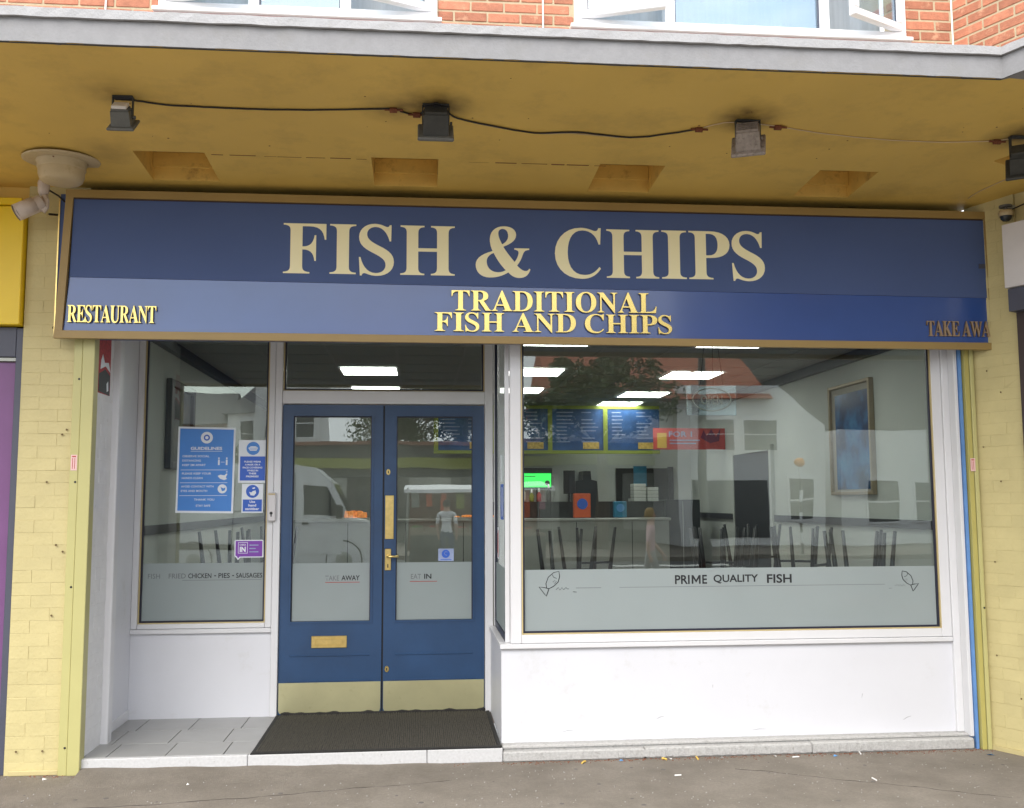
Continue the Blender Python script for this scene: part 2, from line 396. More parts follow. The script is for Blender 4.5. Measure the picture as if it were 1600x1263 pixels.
def text(name, s, x0, x1, z0, z1, y, mm, parent, ext=.0006, bold=0, align='J', rot=None):
    """lettering fitted to the box x0..x1, z0..z1 on the plane y (faces -y)"""
    cu = bpy.data.curves.new('t', 'FONT'); cu.body = s; cu.size = 1; cu.extrude = 0; cu.offset = bold; cu.resolution_u = 3
    o = bpy.data.objects.new('t', cu); C.objects.link(o)
    me = bpy.data.meshes.new_from_object(o.evaluated_get(bpy.context.evaluated_depsgraph_get()))
    bpy.data.objects.remove(o); bpy.data.curves.remove(cu)
    xs = [v.co.x for v in me.vertices]; ys = [v.co.y for v in me.vertices]
    sx = (x1-x0)/(max(xs)-min(xs)); sy = (z1-z0)/(max(ys)-min(ys)); mx_, my_ = min(xs), min(ys)
    off = org(parent) if parent else Vector()
    for v in me.vertices:
        v.co = Vector((x0+(v.co.x-mx_)*sx, y, z0+(v.co.y-my_)*sy))-off
    if rot:
        for v in me.vertices: v.co = rot @ (v.co+off)-off
    return link_mesh(name, me, mm, parent)

# --------------------------------------------------- serif capitals, drawn by hand (units: cap height 676)
GL = {
'F': (611, ["M16 0 L16 19 C80 22 108 40 108 100 L108 576 C108 636 80 654 16 657 L16 676 L583 676 L583 462 L562 462 C545 580 500 640 360 640 L268 640 L268 365 C360 365 410 400 428 520 L449 520 L449 172 L428 172 C418 280 370 325 268 325 L268 100 C268 40 300 22 365 19 L365 0"]),
'I': (389, ["M20 0 L20 19 C88 22 113 40 113 100 L113 576 C113 636 88 654 20 657 L20 676 L370 676 L370 657 C302 654 277 636 277 576 L277 100 C277 40 302 22 370 19 L370 0"]),
'H': (778, ["M21 0 L21 19 C80 22 105 40 105 100 L105 576 C105 636 80 654 21 657 L21 676 L345 676 L345 657 C287 654 262 636 262 576 L262 368 L516 368 L516 576 C516 636 491 654 433 657 L433 676 L757 676 L757 657 C698 654 673 636 673 576 L673 100 C673 40 698 22 757 19 L757 0 L433 0 L433 19 C491 22 516 40 516 100 L516 322 L262 322 L262 100 C262 40 287 22 345 19 L345 0"]),
'P': (611, ["M16 0 L16 19 C80 22 106 40 106 100 L106 576 C106 636 80 654 16 657 L16 676 L318 676 C490 676 600 610 600 487 C600 360 490 300 320 300 L262 300 L262 100 C262 40 290 22 360 19 L360 0", "M262 640 L262 336 L300 336 C390 336 430 390 430 487 C430 585 395 640 305 640"]),
'S': (556, ["M456 676 L452 454 L430 454 C405 560 340 648 245 648 C180 648 128 610 128 548 C128 480 190 440 290 390 C420 330 490 275 490 172 C490 55 390 -19 262 -19 C205 -19 160 -6 120 10 C95 20 70 22 58 -17 L36 -17 L20 233 L42 233 C70 110 140 18 245 18 C325 18 378 62 378 130 C378 200 320 238 215 290 C85 352 20 410 20 508 C20 612 110 690 228 690 C280 690 320 680 358 662 C395 645 420 640 432 676"]),
'C': (722, ["M665 691 L655 463 L632 463 C600 590 520 655 408 655 C270 655 200 530 200 340 C200 150 280 35 430 35 C520 35 585 75 640 150 L662 125 C600 30 510 -19 395 -19 C170 -19 22 125 22 330 C22 540 180 691 385 691 C440 691 495 678 545 658 C590 640 618 645 630 691"]),
'&': (833, ["M392 408 C500 450 570 500 570 575 C570 645 505 691 405 691 C290 691 208 620 208 510 C208 450 222 400 246 345 C90 300 14 240 14 155 C14 50 90 -19 205 -19 C300 -19 380 5 462 55 C500 10 550 -19 610 -19 C690 -19 740 20 765 100 L748 112 C738 90 722 78 700 78 C660 78 620 110 582 152 C620 200 640 240 660 300 C678 355 700 366 750 371 L750 390 L545 390 L545 371 C590 368 612 350 600 310 C590 270 575 235 548 200 C490 270 440 330 392 408", "M378 440 C345 500 325 550 325 590 C325 630 345 655 385 655 C430 655 460 620 460 560 C460 510 430 470 378 440", "M260 320 C310 220 370 140 425 85 C390 62 350 55 315 55 C220 55 165 120 165 200 C165 250 195 295 260 320"]),
'T': (667, ["M31 676 L31 480 L55 480 C75 590 115 640 225 640 L255 640 L255 100 C255 40 225 22 155 19 L155 0 L513 0 L513 19 C445 22 412 40 412 100 L412 640 L442 640 C550 640 592 590 612 480 L636 480 L636 676"]),
'R': (722, ["M26 0 L26 19 C85 22 110 40 110 100 L110 576 C110 636 85 654 26 657 L26 676 L340 676 C500 676 608 610 608 500 C608 420 560 360 450 335 L640 60 C660 30 680 22 715 19 L715 0 L520 0 L300 322 L266 322 L266 100 C266 40 292 22 350 19 L350 0", "M266 640 L266 358 L310 358 C400 358 440 400 440 498 C440 595 400 640 315 640"]),
'A': (722, ["M9 0 L9 19 C60 24 80 50 105 105 L345 690 L380 690 L625 110 C650 50 665 24 713 19 L713 0 L385 0 L385 19 C440 22 462 35 450 75 L415 175 L180 175 L155 105 C140 50 160 24 215 19 L215 0", "M197 215 L400 215 L300 480"]),
'D': (722, ["M14 0 L14 19 C75 22 100 40 100 100 L100 576 C100 636 75 654 14 657 L14 676 L330 676 C560 676 690 550 690 345 C690 130 545 0 320 0", "M256 640 L256 36 L300 36 C450 36 520 150 520 340 C520 540 450 640 305 640"]),
'O': (778, ["M389 691 C590 691 743 540 743 336 C743 130 590 -19 389 -19 C188 -19 35 130 35 336 C35 540 188 691 389 691", "M389 654 C270 654 209 530 209 336 C209 140 270 18 389 18 C508 18 569 140 569 336 C569 530 508 654 389 654"]),
'N': (722, ["M16 0 L16 19 C75 22 105 45 105 105 L105 600 C85 640 60 654 16 657 L16 676 L220 676 L560 240 L560 572 C560 632 530 654 470 657 L470 676 L701 676 L701 657 C640 654 612 632 612 572 L612 -18 L590 -18 L155 535 L155 105 C155 45 190 22 250 19 L250 0"]),
'L': (667, ["M19 0 L19 19 C80 22 104 40 104 100 L104 576 C104 636 80 654 19 657 L19 676 L360 676 L360 657 C290 654 262 636 262 576 L262 40 L340 40 C490 40 570 90 610 225 L634 225 L610 0"]),
'E': (667, ["M16 0 L16 19 C80 22 108 40 108 100 L108 576 C108 636 80 654 16 657 L16 676 L600 676 L600 480 L578 480 C560 600 500 640 370 640 L268 640 L268 365 C360 365 410 400 428 520 L449 520 L449 172 L428 172 C418 280 370 325 268 325 L268 38 L380 38 C520 38 590 90 620 225 L642 225 L622 0"]),
'U': (722, ["M16 676 L16 657 C80 654 100 636 100 576 L100 230 C100 70 190 -19 360 -19 C530 -19 615 70 615 230 L615 576 C615 636 640 654 701 657 L701 676 L470 676 L470 657 C535 654 560 636 560 576 L560 235 C560 110 500 40 400 40 C300 40 258 110 258 225 L258 576 C258 636 285 654 350 657 L350 676"]),
'K': (778, ["M30 0 L30 19 C90 22 112 40 112 100 L112 576 C112 636 90 654 30 657 L30 676 L360 676 L360 657 C290 654 268 636 268 576 L268 370 L470 590 C505 630 495 652 445 657 L445 676 L690 676 L690 657 C640 652 600 640 560 600 L400 430 L650 80 C680 40 710 22 760 19 L760 0 L400 0 L400 19 C450 22 465 40 445 70 L295 315 L268 287 L268 100 C268 40 290 22 360 19 L360 0"]),
'W': (980, ["M5 676 L5 657 C50 652 70 630 90 575 L300 -15 L330 -15 L490 430 L650 -15 L680 -15 L890 575 C910 630 930 652 975 657 L975 676 L760 676 L760 657 C820 654 838 630 825 580 L705 210 L575 600 C560 640 590 655 620 657 L620 676 L340 676 L340 657 C380 655 400 640 415 600 L440 530 L330 220 L225 580 C215 630 230 652 285 657 L285 676"]),
}
def path_pts(d):
    tk = d.replace('M', 'M ').replace('L', 'L ').replace('C', 'C ').split(); out = []; i = 0; cmd = None
    while i < len(tk):
        if tk[i] in 'MLC': cmd = tk[i]; i += 1
        if cmd in 'ML': out.append((float(tk[i]), float(tk[i+1]))); i += 2
        else:
            a = out[-1]; q = [float(v) for v in tk[i:i+6]]; i += 6
            b, c_, e = q[0:2], q[2:4], q[4:6]
            for k in range(1, 8):
                t = k/7; w = ((1-t)**3, 3*t*(1-t)**2, 3*t*t*(1-t), t**3)
                out.append(tuple(w[0]*a[j]+w[1]*b[j]+w[2]*c_[j]+w[3]*e[j] for j in (0, 1)))
    if (abs(out[0][0]-out[-1][0])+abs(out[0][1]-out[-1][1])) < 1: out.pop()
    return out
GM = {}
def serif_line(s, x0, x1, z0, cap, y, depth, face, side, parent, track=0, bevel=0, space=250, slope=0):
    tot = sum(space if ch == ' ' else GL[ch][0]+track for ch in s)-track
    sx = (x1-x0)/tot; sz = cap/676; x = x0; key0 = (round(sx, 6), round(sz, 6), depth, face)
    for ch in s:
        if ch == ' ': x += space*sx; continue
        k = (ch, key0)
        if k not in GM:
            polys = [[(px*sx, pz*sz) for px, pz in path_pts(p)] for p in GL[ch][1]]
            me = curve_mesh(polys, depth/2, bevel)
            me.transform(Matrix.Translation((0, 0, depth/2))); stand(me)
            me.materials.append(M[face]); me.materials.append(M[side])
            for p in me.polygons: p.material_index = 0 if p.normal.y < -.7 else 1
            me.name = 'letter'; GM[k] = me
        o = bpy.data.objects.new('letter', GM[k]); C.objects.link(o); o.parent = parent
        o.location = Vector((x, y, z0+slope*(x-x0)))-org(parent)
        x += (GL[ch][0]+track)*sx

# ------------------------------------------------------------------ brickwork: every brick an object
BM = {}
def brick_mesh(l, h, d, m_, jit=0, bev=.004):
    k = (round(l, 3), round(h, 3), d, m_, jit)
    if k not in BM:
        rr = random.Random(jit*97+int(l*1000))
        mb = MB().box(0, 0, 0, l, d, h, bev=bev)
        for v in mb.v:
            v.x += rr.uniform(-.0012, .0012); v.z += rr.uniform(-.0012, .0012); v.y += rr.uniform(-.0008, .0008)
        me = bpy.data.meshes.new('brick'); me.from_pydata([tuple(v) for v in mb.v], [], mb.f)
        import bmesh
        bm = bmesh.new(); bm.from_mesh(me); bmesh.ops.recalc_face_normals(bm, faces=bm.faces); bm.to_mesh(me); bm.free()
        me.materials.append(M[m_]); BM[k] = me
    return BM[k]
def brickwork(parent, o, d, width, z0, z1, m_, joint=.010, L_=.225, H_=.075, depth=.05, proud=.002, bev=.004, ph=0):
    """courses of bricks from point o along unit direction d; outward normal is d rotated -90deg"""
    d = Vector((d[0], d[1], 0)).normalized(); ang = math.atan2(d.y, d.x); n = 0
    nor = Vector((d.y, -d.x, 0))
    z = z0
    while z < z1-.02:
        h = min(H_, z1-z)-joint; x = -(L_/2 if (n+ph) % 2 else 0)
        while x < width-.015:
            a = max(x, 0); b = min(x+L_, width)
            l = b-a-joint
            if l > .02:
                me = brick_mesh(l, h, depth, m_, random.randint(0, 3), bev)
                ob = bpy.data.objects.new('brick', me); C.objects.link(ob); ob.parent = parent
                p = Vector((o[0], o[1], 0))+d*(a+joint/2)+nor*(proud+random.uniform(-.0012, .0012))+Vector((0, 0, z+joint/2))
                ob.location = p-org(parent); ob.rotation_euler = (0, 0, ang)
            x += L_
        z += H_; n += 1
WD = Vector((.45, -.89, 0)).normalized()      # direction of the splayed wing towards the street
WN = Vector((WD.y, -WD.x, 0))                  # its outward normal

# ================================================================== GROUND
g = MB().box(-60, -9, -.3, 60, .06, 0)
struct('pavement', g, 'asphalt')
struct('road', MB().box(-60, -22, -.42, 60, -9.13, -.12), 'road_asphalt')
k = MB()
for i in range(-14, 16): k.box(i*.92, -9.128, -.3, i*.92+.91, -9.002, .002, bev=.006)
ko = struct('kerb', k, 'kerb')
struct('far_pavement', MB().box(-60, -95, -.4, 60, -22.01, 0), 'asphalt')
pw = MB(); xs = [-1.984+i*.1257 for i in range(21)]
for i, x in enumerate(xs):
    h = .034*(1-i/20)+.003*math.sin(i*1.7)
    pw.v += [Vector((x, -.30-.03*math.sin(i*.9), -.002)), Vector((x, -.10, h*.62)), Vector((x, -.0006, max(h, .001)))]
for i in range(20):
    for k_ in (0, 1): pw.f.append((3*i+k_, 3*i+3+k_, 3*i+4+k_, 3*i+1+k_)); pw.m.append(0)
struct('pavement_ramp', pw, 'asphalt', True)
zb = MB()
for i in range(8): zb.box(5.2, -9.6-i*1.45-.6, -.119, 8.4, -9.6-i*1.45, -.115)
zc = part('zebra_crossing', zb, 'road_paint'); zc['kind'] = 'structure'

# ================================================================== STEP AND TILED ENTRANCE
t = MB().box(-2.06, .045, -.05, .53, 1.16, .068)
fl = struct('entrance_floor', t, 'grout')
TM = {}
row_y = [.045, .372, .742, 1.118]
for r_ in range(3):
    y0, y1 = row_y[r_], row_y[r_+1]
    x = -2.06-(.36-[.217, .155, .2][r_])
    while x < .52:
        a, b = max(x, -2.055), min(x+.345, .522)
        if b-a > .03:
            key = (round(b-a, 2), r_)
            if key not in TM:
                mb = MB().box(0, 0, 0, b-a-.005, y1-y0-.005, .014, bev=.0015)
                me = bpy.data.meshes.new('floor_tile'); me.from_pydata([tuple(v) for v in mb.v], [], mb.f); me.materials.append(M['tile']); TM[key] = me
            o = bpy.data.objects.new('floor_tile', TM[key]); C.objects.link(o); o.parent = fl; o.location = (a, y0, .0682+random.uniform(0, .0008))
        x += .345
for x0, x1 in ((-2.09, -1.02), (-1.017, .06), (.063, .527)):
    part('edging_stone', MB().box(x0, 0, 0.0, x1, .043, .083, bev=.004), 'step_white', fl)
st = thing('window_step', 'grey concrete step with two worn ledges under the wide white panel', 'step', (2, .1, 0))
for i, (x0, x1) in enumerate(((.53, 1.42), (1.423, 2.5), (2.503, 3.585))):
    part('lower_stone', MB().box(x0, -.012, 0, x1, .075, .062+.004*i, bev=.008), 'step_grey', st)
part('upper_ledge', MB().box(.53, .05, 0.05, 3.585, .16, .088, bev=.006), 'step_grey', st)
part('drip_bead', MB().tube([(.53, .048, .076), (3.58, .048, .08)], .009, 6), 'step_grey', st)
x = 1.25
while x < 3.0:
    part('worn_block', MB().box(x, -.016, .012, x+.045, -.0125, .055, bev=.0015), 'step_grey', st); x += .075

# ================================================================== PILLARS
pl = thing('brick_pillar', 'cream painted brick pillar at the left of the shopfront under the small bullet camera', 'pillar', (-2.28, .1, 0))
part('mortar', MB().box(-2.43, .0055, 0, -2.06, .5, 3.60), 'cream_mortar', pl)
brickwork(pl, (-2.43, 0), (1, 0), .37, 0, 3.60, 'cream_brick', joint=.002, proud=-.004, bev=.0009)
part('base_band', MB().box(-2.40, -.012, 0, -2.115, .0, .03, bev=.004), 'cream_mortar', pl)
for zz, xx in ((.14, -2.36), (.14, -2.21), (1.35, -2.18), (2.02, -2.17), (2.05, -2.145), (1.73, -2.25), (.93, -2.19), (1.31, -2.14), (2.95, -2.2), (3.1, -2.21), (2.68, -2.25)):
    part('chip_mark', MB().lathe([(0, 0), (.0045, 0), (.007, .003)], (xx, -.004, zz), 8, (0, -1, 0)), 'chip_mark', pl)
pr = thing('brick_pillar', 'cream painted brick return wall at the right edge beside the blue strip', 'pillar', (3.8, -.1, 0))
o0 = Vector((3.692, .0, 0))
def wing(mb, s0, s1, n0, n1, z0, z1, o=o0):      # box in wing coordinates (s along, n outward)
    P = [o+WD*a+WN*b for a, b in ((s0, n0), (s1, n0), (s1, n1), (s0, n1))]
    return mb.add([(p.x, p.y, z0) for p in P]+[(p.x, p.y, z1) for p in P], [(0, 3, 2, 1), (4, 5, 6, 7), (0, 1, 5, 4), (1, 2, 6, 5), (2, 3, 7, 6), (3, 0, 4, 7)])
part('mortar', wing(MB(), 0, .35, -.4, -.0055, 0, 3.70), 'cream_mortar', pr)
brickwork(pr, (o0.x, o0.y), (WD.x, WD.y), .35, 0, 3.68, 'cream_brick', joint=.002, proud=-.004, ph=1, bev=.0009)
part('corner_fill', MB().box(3.556, .0875, 2.953, 3.72, .6, 3.70), 'cream_mortar', pr)  # filler added behind the sign end to block leaking sky light
part('base_band', wing(MB(), .0, .35, 0, .012, 0, .028), 'cream_mortar', pr)
for s_, zz in ((.06, 1.95), (.1, 1.2), (.17, 1.72), (.2, 2.3), (.11, 2.45), (.23, .35), (.08, .6)):
    p_ = o0+WD*s_+WN*-.003
    part('chip_mark', MB().lathe([(0, 0), (.004, 0), (.006, .003)], (p_.x, p_.y, zz), 8, tuple(WN)), 'chip_mark', pr)

# metal cover strips
def cover(x0, xm, x1, label, deep):
    c = thing('metal_cover_post', label, 'post', ((x0+x1)/2, 0, 0), 'yellow metal cover posts either side of the shopfront')
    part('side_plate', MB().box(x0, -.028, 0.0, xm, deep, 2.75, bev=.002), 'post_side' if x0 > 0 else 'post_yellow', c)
    part('front_plate', MB().box(xm+.003, -.036, 0.0, x1, deep, 2.75, bev=.003), 'post_yellow', c)
    for zz in (.16, 1.1, 1.73, 2.36) if x0 < 0 else (.9,):
        part('screw', MB().lathe([(0, .002), (.006, .002), (.007, 0)], (xm-.014 if x0 < 0 else xm+.02, -.029 if x0 < 0 else -.037, zz), 10, (0, -1, 0)), 'black', c)
    return c
c1 = cover(-2.112, -2.062, -1.987, 'yellow metal cover post with black screws beside the left pillar', .05)
c2 = cover(3.628, 3.66, 3.69, 'yellow metal cover post beside the blue strip at the right pillar', .02)
def label_sticker(x0, x1, z0, z1, y, lab):
    s_ = thing('small_label', lab, 'sticker', ((x0+x1)/2, y, z0), 'small pink labels on the yellow posts')
    part('paper', MB().box(x0, y, z0, x1, y+.001, z1), 'sticker_pink', s_)
    w = (x1-x0)
    part('printed_bar', MB().box(x0+w*.25, y-.001, z0+.01, x0+w*.33, y, z1-.02).box(x0+w*.6, y-.001, z0+.01, x0+w*.68, y, z1-.02).box(x0+w*.2, y-.001, z1-.014, x0+w*.8, y, z1-.007), 'print_red', s_)
label_sticker(-2.106, -2.069, 1.80, 1.895, -.030, 'small pink label stuck on the left yellow post')
label_sticker(3.632, 3.665, 1.79, 1.875, -.040, 'small pink label stuck on the right yellow post')
solo('blue_edging', MB().box(3.602, .0, .0, 3.622, .10, 2.75), 'blue_film', 'narrow blue plastic edging between white jamb and right yellow post', 'edging')

# ================================================================== LEFT REVEAL WALL
rv = thing('reveal_wall', 'white painted brick side wall of the recessed entrance, behind the left post', 'wall', (-2.03, .5, 0))
part('mortar', MB().box(-2.2, .052, 0, -1.9985, .40, 2.9), 'white_brick', rv)
brickwork(rv, (-1.997, .052), (0, 1), .33, 0, 2.9, 'white_brick', joint=.003, proud=.0005, bev=.001)
part('timber_post', MB().box(-2.1, .385, .068, -1.955, .475, 2.9, bev=.006), 'white_gloss', rv)
part('lining_board', MB().box(-2.14, .4755, .068, -2.032, 1.118, 2.9), 'white_riser', rv)
part('skirting', MB().box(-2.06, .4765, .070, -2.024, 1.117, .15, bev=.003), 'white_gloss', rv)
po = thing('torn_poster', 'torn red and black poster high on the white reveal wall', 'poster', (-1.99, .2, 2.3))
part('sheet', MB().box(-1.9955, .07, 2.29, -1.994, .31, 2.66), 'sticker_red', po)
part('dark_patch', MB().prism([(.08, 2.30), (.30, 2.29), (.30, 2.42), (.2, 2.45), (.08, 2.41)], -1.9937, -1.9925, 'x'), 'sticker_black', po)
part('torn_patch', MB().prism([(.10, 2.44), (.20, 2.47), (.30, 2.44), (.26, 2.50), (.18, 2.49), (.14, 2.54), (.11, 2.50)], -1.9921, -1.991, 'x').prism([(.24, 2.31), (.27, 2.32), (.26, 2.38), (.23, 2.36)], -1.9921, -1.991, 'x'), 'poster_white', po)

# ================================================================== SHOPFRONT
sf = thing('shopfront', 'white framed shopfront with wide glass window, recessed glazed double doors and side window', 'shopfront', (.7, .6, .08))
D = 1.118
def frame_bar(nm, *b, m_='white_gloss', bev=.004): return part(nm, MB().box(*b, bev=bev), m_, sf)
# left bay
part('stall_riser', MB().box(-2.031, D-.02, .0825, -1.003, D+.06, .672), 'white_riser', sf)
frame_bar('window_sill', -2.031, D-.045, .674, -1.048, D+.06, .706)
frame_bar('window_jamb', -2.031, D-.03, .708, -1.988, D+.05, 2.95)
frame_bar('door_post', -1.094, D-.032, .708, -1.05, D+.05, 2.95)
frame_bar('door_post', -1.048, D-.045, .0825, -.998, D+.05, 2.95)
frame_bar('bottom_rail', -1.986, D-.03, .708, -1.096, D+.05, .742)
frame_bar('top_rail', -1.986, D-.03, 2.86, -1.096, D+.05, 2.95)
def glazing(nm, x0, x1, z0, z1, y, gm, bead=.010, dark=True, par=None):
    par = par or sf
    p_ = part(nm, MB().box(x0, y+.012, z0, x1, y+.018, z1), gm, par)
    def ring(w0, w1, y0, y1):
        a = MB(); 
        a.box(x0+w0, y0, z0+w0, x0+w1, y1, z1-w0); a.box(x1-w1, y0, z0+w0, x1-w0, y1, z1-w0)
        a.box(x0+w1, y0, z0+w0, x1-w1, y1, z0+w1); a.box(x0+w1, y0, z1-w1, x1-w1, y1, z1-w0); return a
    if bead: part('glazing_bead', ring(0, bead, y-.016, y+.010), 'glazing_bead', p_)
    if dark: part('gasket', ring(bead, bead+.012, y-.004, y+.011), 'gasket', p_)
    return p_
lw = glazing('window_pane', -1.986, -1.096, .742, 2.86, D, 'glass', .008)
part('frosted_film', MB().box(-1.975, D+.0105, .755, -1.108, D+.0115, 1.168), 'frosted_film', lw)
lt = [('FISH -', -1.93, -1.80, 'print_faint'), ('FRIED', -1.785, -1.665, 'print_faint'), ('CHICKEN', -1.648, -1.485, 'print_black'), ('-', -1.465, -1.452, 'print_black'), ('PIES', -1.435, -1.355, 'print_black'), ('-', -1.338, -1.325, 'print_black'), ('SAUSAGES', -1.31, -1.125, 'print_black')]
for s_, a, b, mm in lt:
    z0, z1 = (1.06, 1.095) if s_ != '-' else (1.073, 1.080)
    if s_ == 'FISH -': text('lettering', 'FISH', -1.93, -1.845, 1.06, 1.095, D+.0095, mm, lw)
    else: text('lettering', s_, a, b, z0, z1, D+.0095, mm, lw, bold=.012)
part('underline', MB().box(-1.69, D+.009, 1.045, -1.13, D+.0097, 1.048), 'print_faint', lw)
# transom over doors
frame_bar('transom_rail', -.996, D-.045, 2.325, .49, D+.05, 2.42)
frame_bar('head_rail', -.996, D-.045, 2.86, .49, D+.05, 2.95)
glazing('transom_pane', -.996, .49, 2.42, 2.86, D, 'glass', .008)
frame_bar('door_post', .4905, D-.045, .0825, .55, D+.05, 2.95)
# doors
def door(x0, x1, gx0, gx1, side):
    d = part('door', MB().box(x0, D-.02, .088, gx0, D+.03, 2.318).box(gx1, D-.02, .088, x1, D+.03, 2.318).box(gx0, D-.02, 2.235, gx1, D+.03, 2.318).box(gx0, D-.02, .088, gx1, D+.03, .745), 'door_blue', sf)
    gp = part('glass_pane', MB().box(gx0, D+.0, .745, gx1, D+.006, 2.235), 'door_glass', d)
    q = MB(); w = .014
    q.prism([(gx0-w, .731), (gx1+w, .731), (gx1, .745), (gx0, .745)], D-.027, D-.005).prism([(gx0-w, 2.249), (gx0, 2.235), (gx1, 2.235), (gx1+w, 2.249)], D-.027, D-.005)
    q.prism([(gx0-w, .731), (gx0, .745), (gx0, 2.235), (gx0-w, 2.249)], D-.027, D-.005).prism([(gx1+w, .731), (gx1+w, 2.249), (gx1, 2.235), (gx1, .745)], D-.027, D-.005)
    part('moulding', q, 'door_blue', d)
    part('black_seal', MB().box(gx0, D-.008, 2.226, gx1, D-.001, 2.2345).box(gx0, D-.008, .746, gx0+.007, D-.001, 2.225).box(gx1-.007, D-.008, .746, gx1, D-.001, 2.225), 'gasket', d)
    part('panel_bead', MB().box(gx0+.0, D-.026, .497, gx1-.0, D-.0195, .509, bev=.002), 'door_blue', d)
    part('panel_bead', MB().box(x0+.06, D-.024, .318, x1-.06, D-.0195, .328, bev=.002), 'door_blue', d)
    k_ = .03; a, b, zb, zt = x0+.004, x1-.004, .094, .313
    part('kick_plate', MB().prism([(a+k_, zb), (b-k_, zb), (b-.008, zb+.008), (b, zb+k_), (b, zt), (a, zt), (a, zb+k_), (a+.008, zb+.008)], D-.0235, D-.020), 'pale_brass', d)
    part('frosted_film', MB().box(gx0+.007, D-.0015, .746, gx1-.007, D-.0005, 1.160), 'frosted_film', d)
    return d
dl = door(-.994, -.262, -.915, -.345, 0)
dr = door(-.250, .486, -.163, .400, 1)
part('meeting_seal', MB().box(-.2615, D-.006, .088, -.2505, D+.03, 2.318), 'black', dl)
text('lettering', 'TAKE', -.672, -.572, 1.034, 1.070, D-.003, 'print_faint', dl, bold=.01)
text('lettering', 'AWAY', -.556, -.424, 1.034, 1.070, D-.003, 'print_black', dl, bold=.015)
part('underline', MB().box(-.672, D-.0028, 1.019, -.424, D-.002, 1.023), 'print_red', dl)
text('lettering', 'EAT', -.052, .022, 1.040, 1.076, D-.003, 'print_faint', dr, bold=.01)
text('lettering', 'IN', .045, .098, 1.040, 1.076, D-.003, 'print_black', dr, bold=.02)
part('underline', MB().box(-.06, D-.0028, 1.019, .14, D-.002, 1.023), 'print_red', dr)
# letter plate
lb = part('letterbox', MB().box(-.763, D-.028, .556, -.510, D-.0205, .642, bev=.003), 'brass', dl)
part('flap', MB().box(-.733, D-.033, .576, -.540, D-.0285, .622, bev=.003), 'brass', dl)
# handle set
part('push_plate', MB().box(-.243, D-.027, 1.332, -.180, D-.0205, 1.650, bev=.002), 'brass', dr)
part('handle_plate', MB().box(-.243, D-.028, 1.105, -.197, D-.0205, 1.262, bev=.003), 'brass', dr)
hd = MB().tube([(-.220, D-.027, 1.205), (-.220, D-.065, 1.205), (-.205, D-.072, 1.206), (-.140, D-.070, 1.208)], [.012, .010, .009, .007], 10)
part('lever_handle', hd, 'brass', dr, smooth=True)
part('keyhole', MB().box(-.224, D-.0295, 1.125, -.216, D-.0285, 1.15), 'black', dr)
for z_ in (1.822, .398):
    e = part('escutcheon', MB().lathe([(0, .005), (.013, .005), (.0165, 0)], (-.222, D-.0205, z_), 16, (0, -1, 0)), 'brass', dr)
    for v in e.data.vertices: v.co.z = (v.co.z-(z_-.08))*1.4+(z_-.08)
    part('keyhole', MB().box(-.226, D-.0275, z_-.010, -.218, D-.0262, z_+.010), 'black', dr)
# lock box on the mullion
lk = part('lock_box', MB().box(-1.086, D-.075, 1.466, -1.026, D-.046, 1.675, bev=.008), 'neigh_white', sf)
part('pull_recess', MB().box(-1.080, D-.0755, 1.655, -1.032, D-.0745, 1.668), 'cream_plastic', sf)
part('keyhole', MB().lathe([(0, .001), (.011, .001), (.011, 0)], (-1.058, D-.076, 1.525), 12, (0, -1, 0)).box(-1.062, D-.0768, 1.500, -1.054, D-.0755, 1.52), 'black', sf)
# right bay
RW = .12
part('stall_riser', MB().box(.530, RW-.004, .0885, 3.592, RW+.07, .668), 'white_riser', sf)
part('return_riser', MB().box(.531, RW+.071, .0825, .60, D-.046, .668), 'white_riser', sf)
frame_bar('window_sill', .520, RW-.030, .670, 3.528, RW+.07, .700)
part('window_sill', MB().box(.520, RW+.071, .670, .605, D-.046, .700, bev=.003), 'white_gloss', sf)
frame_bar('corner_post', .590, RW-.018, .7015, .660, RW+.05, 2.95)
frame_bar('bottom_rail', .6605, RW-.018, .7015, 3.4605, RW+.05, .757)
frame_bar('top_rail', .6605, RW-.018, 2.86, 3.4605, RW+.05, 2.95)
frame_bar('window_jamb', 3.461, RW-.018, .7015, 3.530, RW+.05, 2.95)
frame_bar('wall_lining', 3.5305, RW-.030, .0885, 3.599, RW+.05, 2.95)
frame_bar('wall_lining', 3.575, .012, .075, 3.599, RW-.0305, 2.95, bev=.003)
rwp = glazing('window_pane', .661, 3.4605, .757, 2.86, RW, 'glass', .008)
part('frosted_film', MB().box(.671, RW+.0105, .768, 3.448, RW+.0115, 1.163), 'frosted_film', rwp)
yy = RW+.0095
for s_, a, b, mm in (('PRI', 1.668, 1.766, 'print_black'), ('E', 1.850, 1.882, 'print_black'), ('QUALITY', 1.925, 2.226, 'print_black'), ('FISH', 2.285, 2.453, 'print_black')):
    text('lettering', s_, a, b, 1.062, 1.120, yy, mm, rwp, bold=.022)
mw, mh = .060, .056
part('lettering', MB().prism([(1.779+mw*px, 1.063+mh*pz) for px, pz in ((0, 0), (0, 1), (.2, 1), (.5, .45), (.8, 1), (1, 1), (1, 0), (.81, 0), (.81, .62), (.5, .12), (.19, .62), (.19, 0))], yy-.0002, yy+.0002), 'print_black', rwp)
part('printed_line', MB().box(1.015, yy-.0003, 1.043, 1.18, yy+.0003, 1.047).box(1.30, yy-.0003, 1.044, 3.09, yy+.0003, 1.047), 'print_faint', rwp)
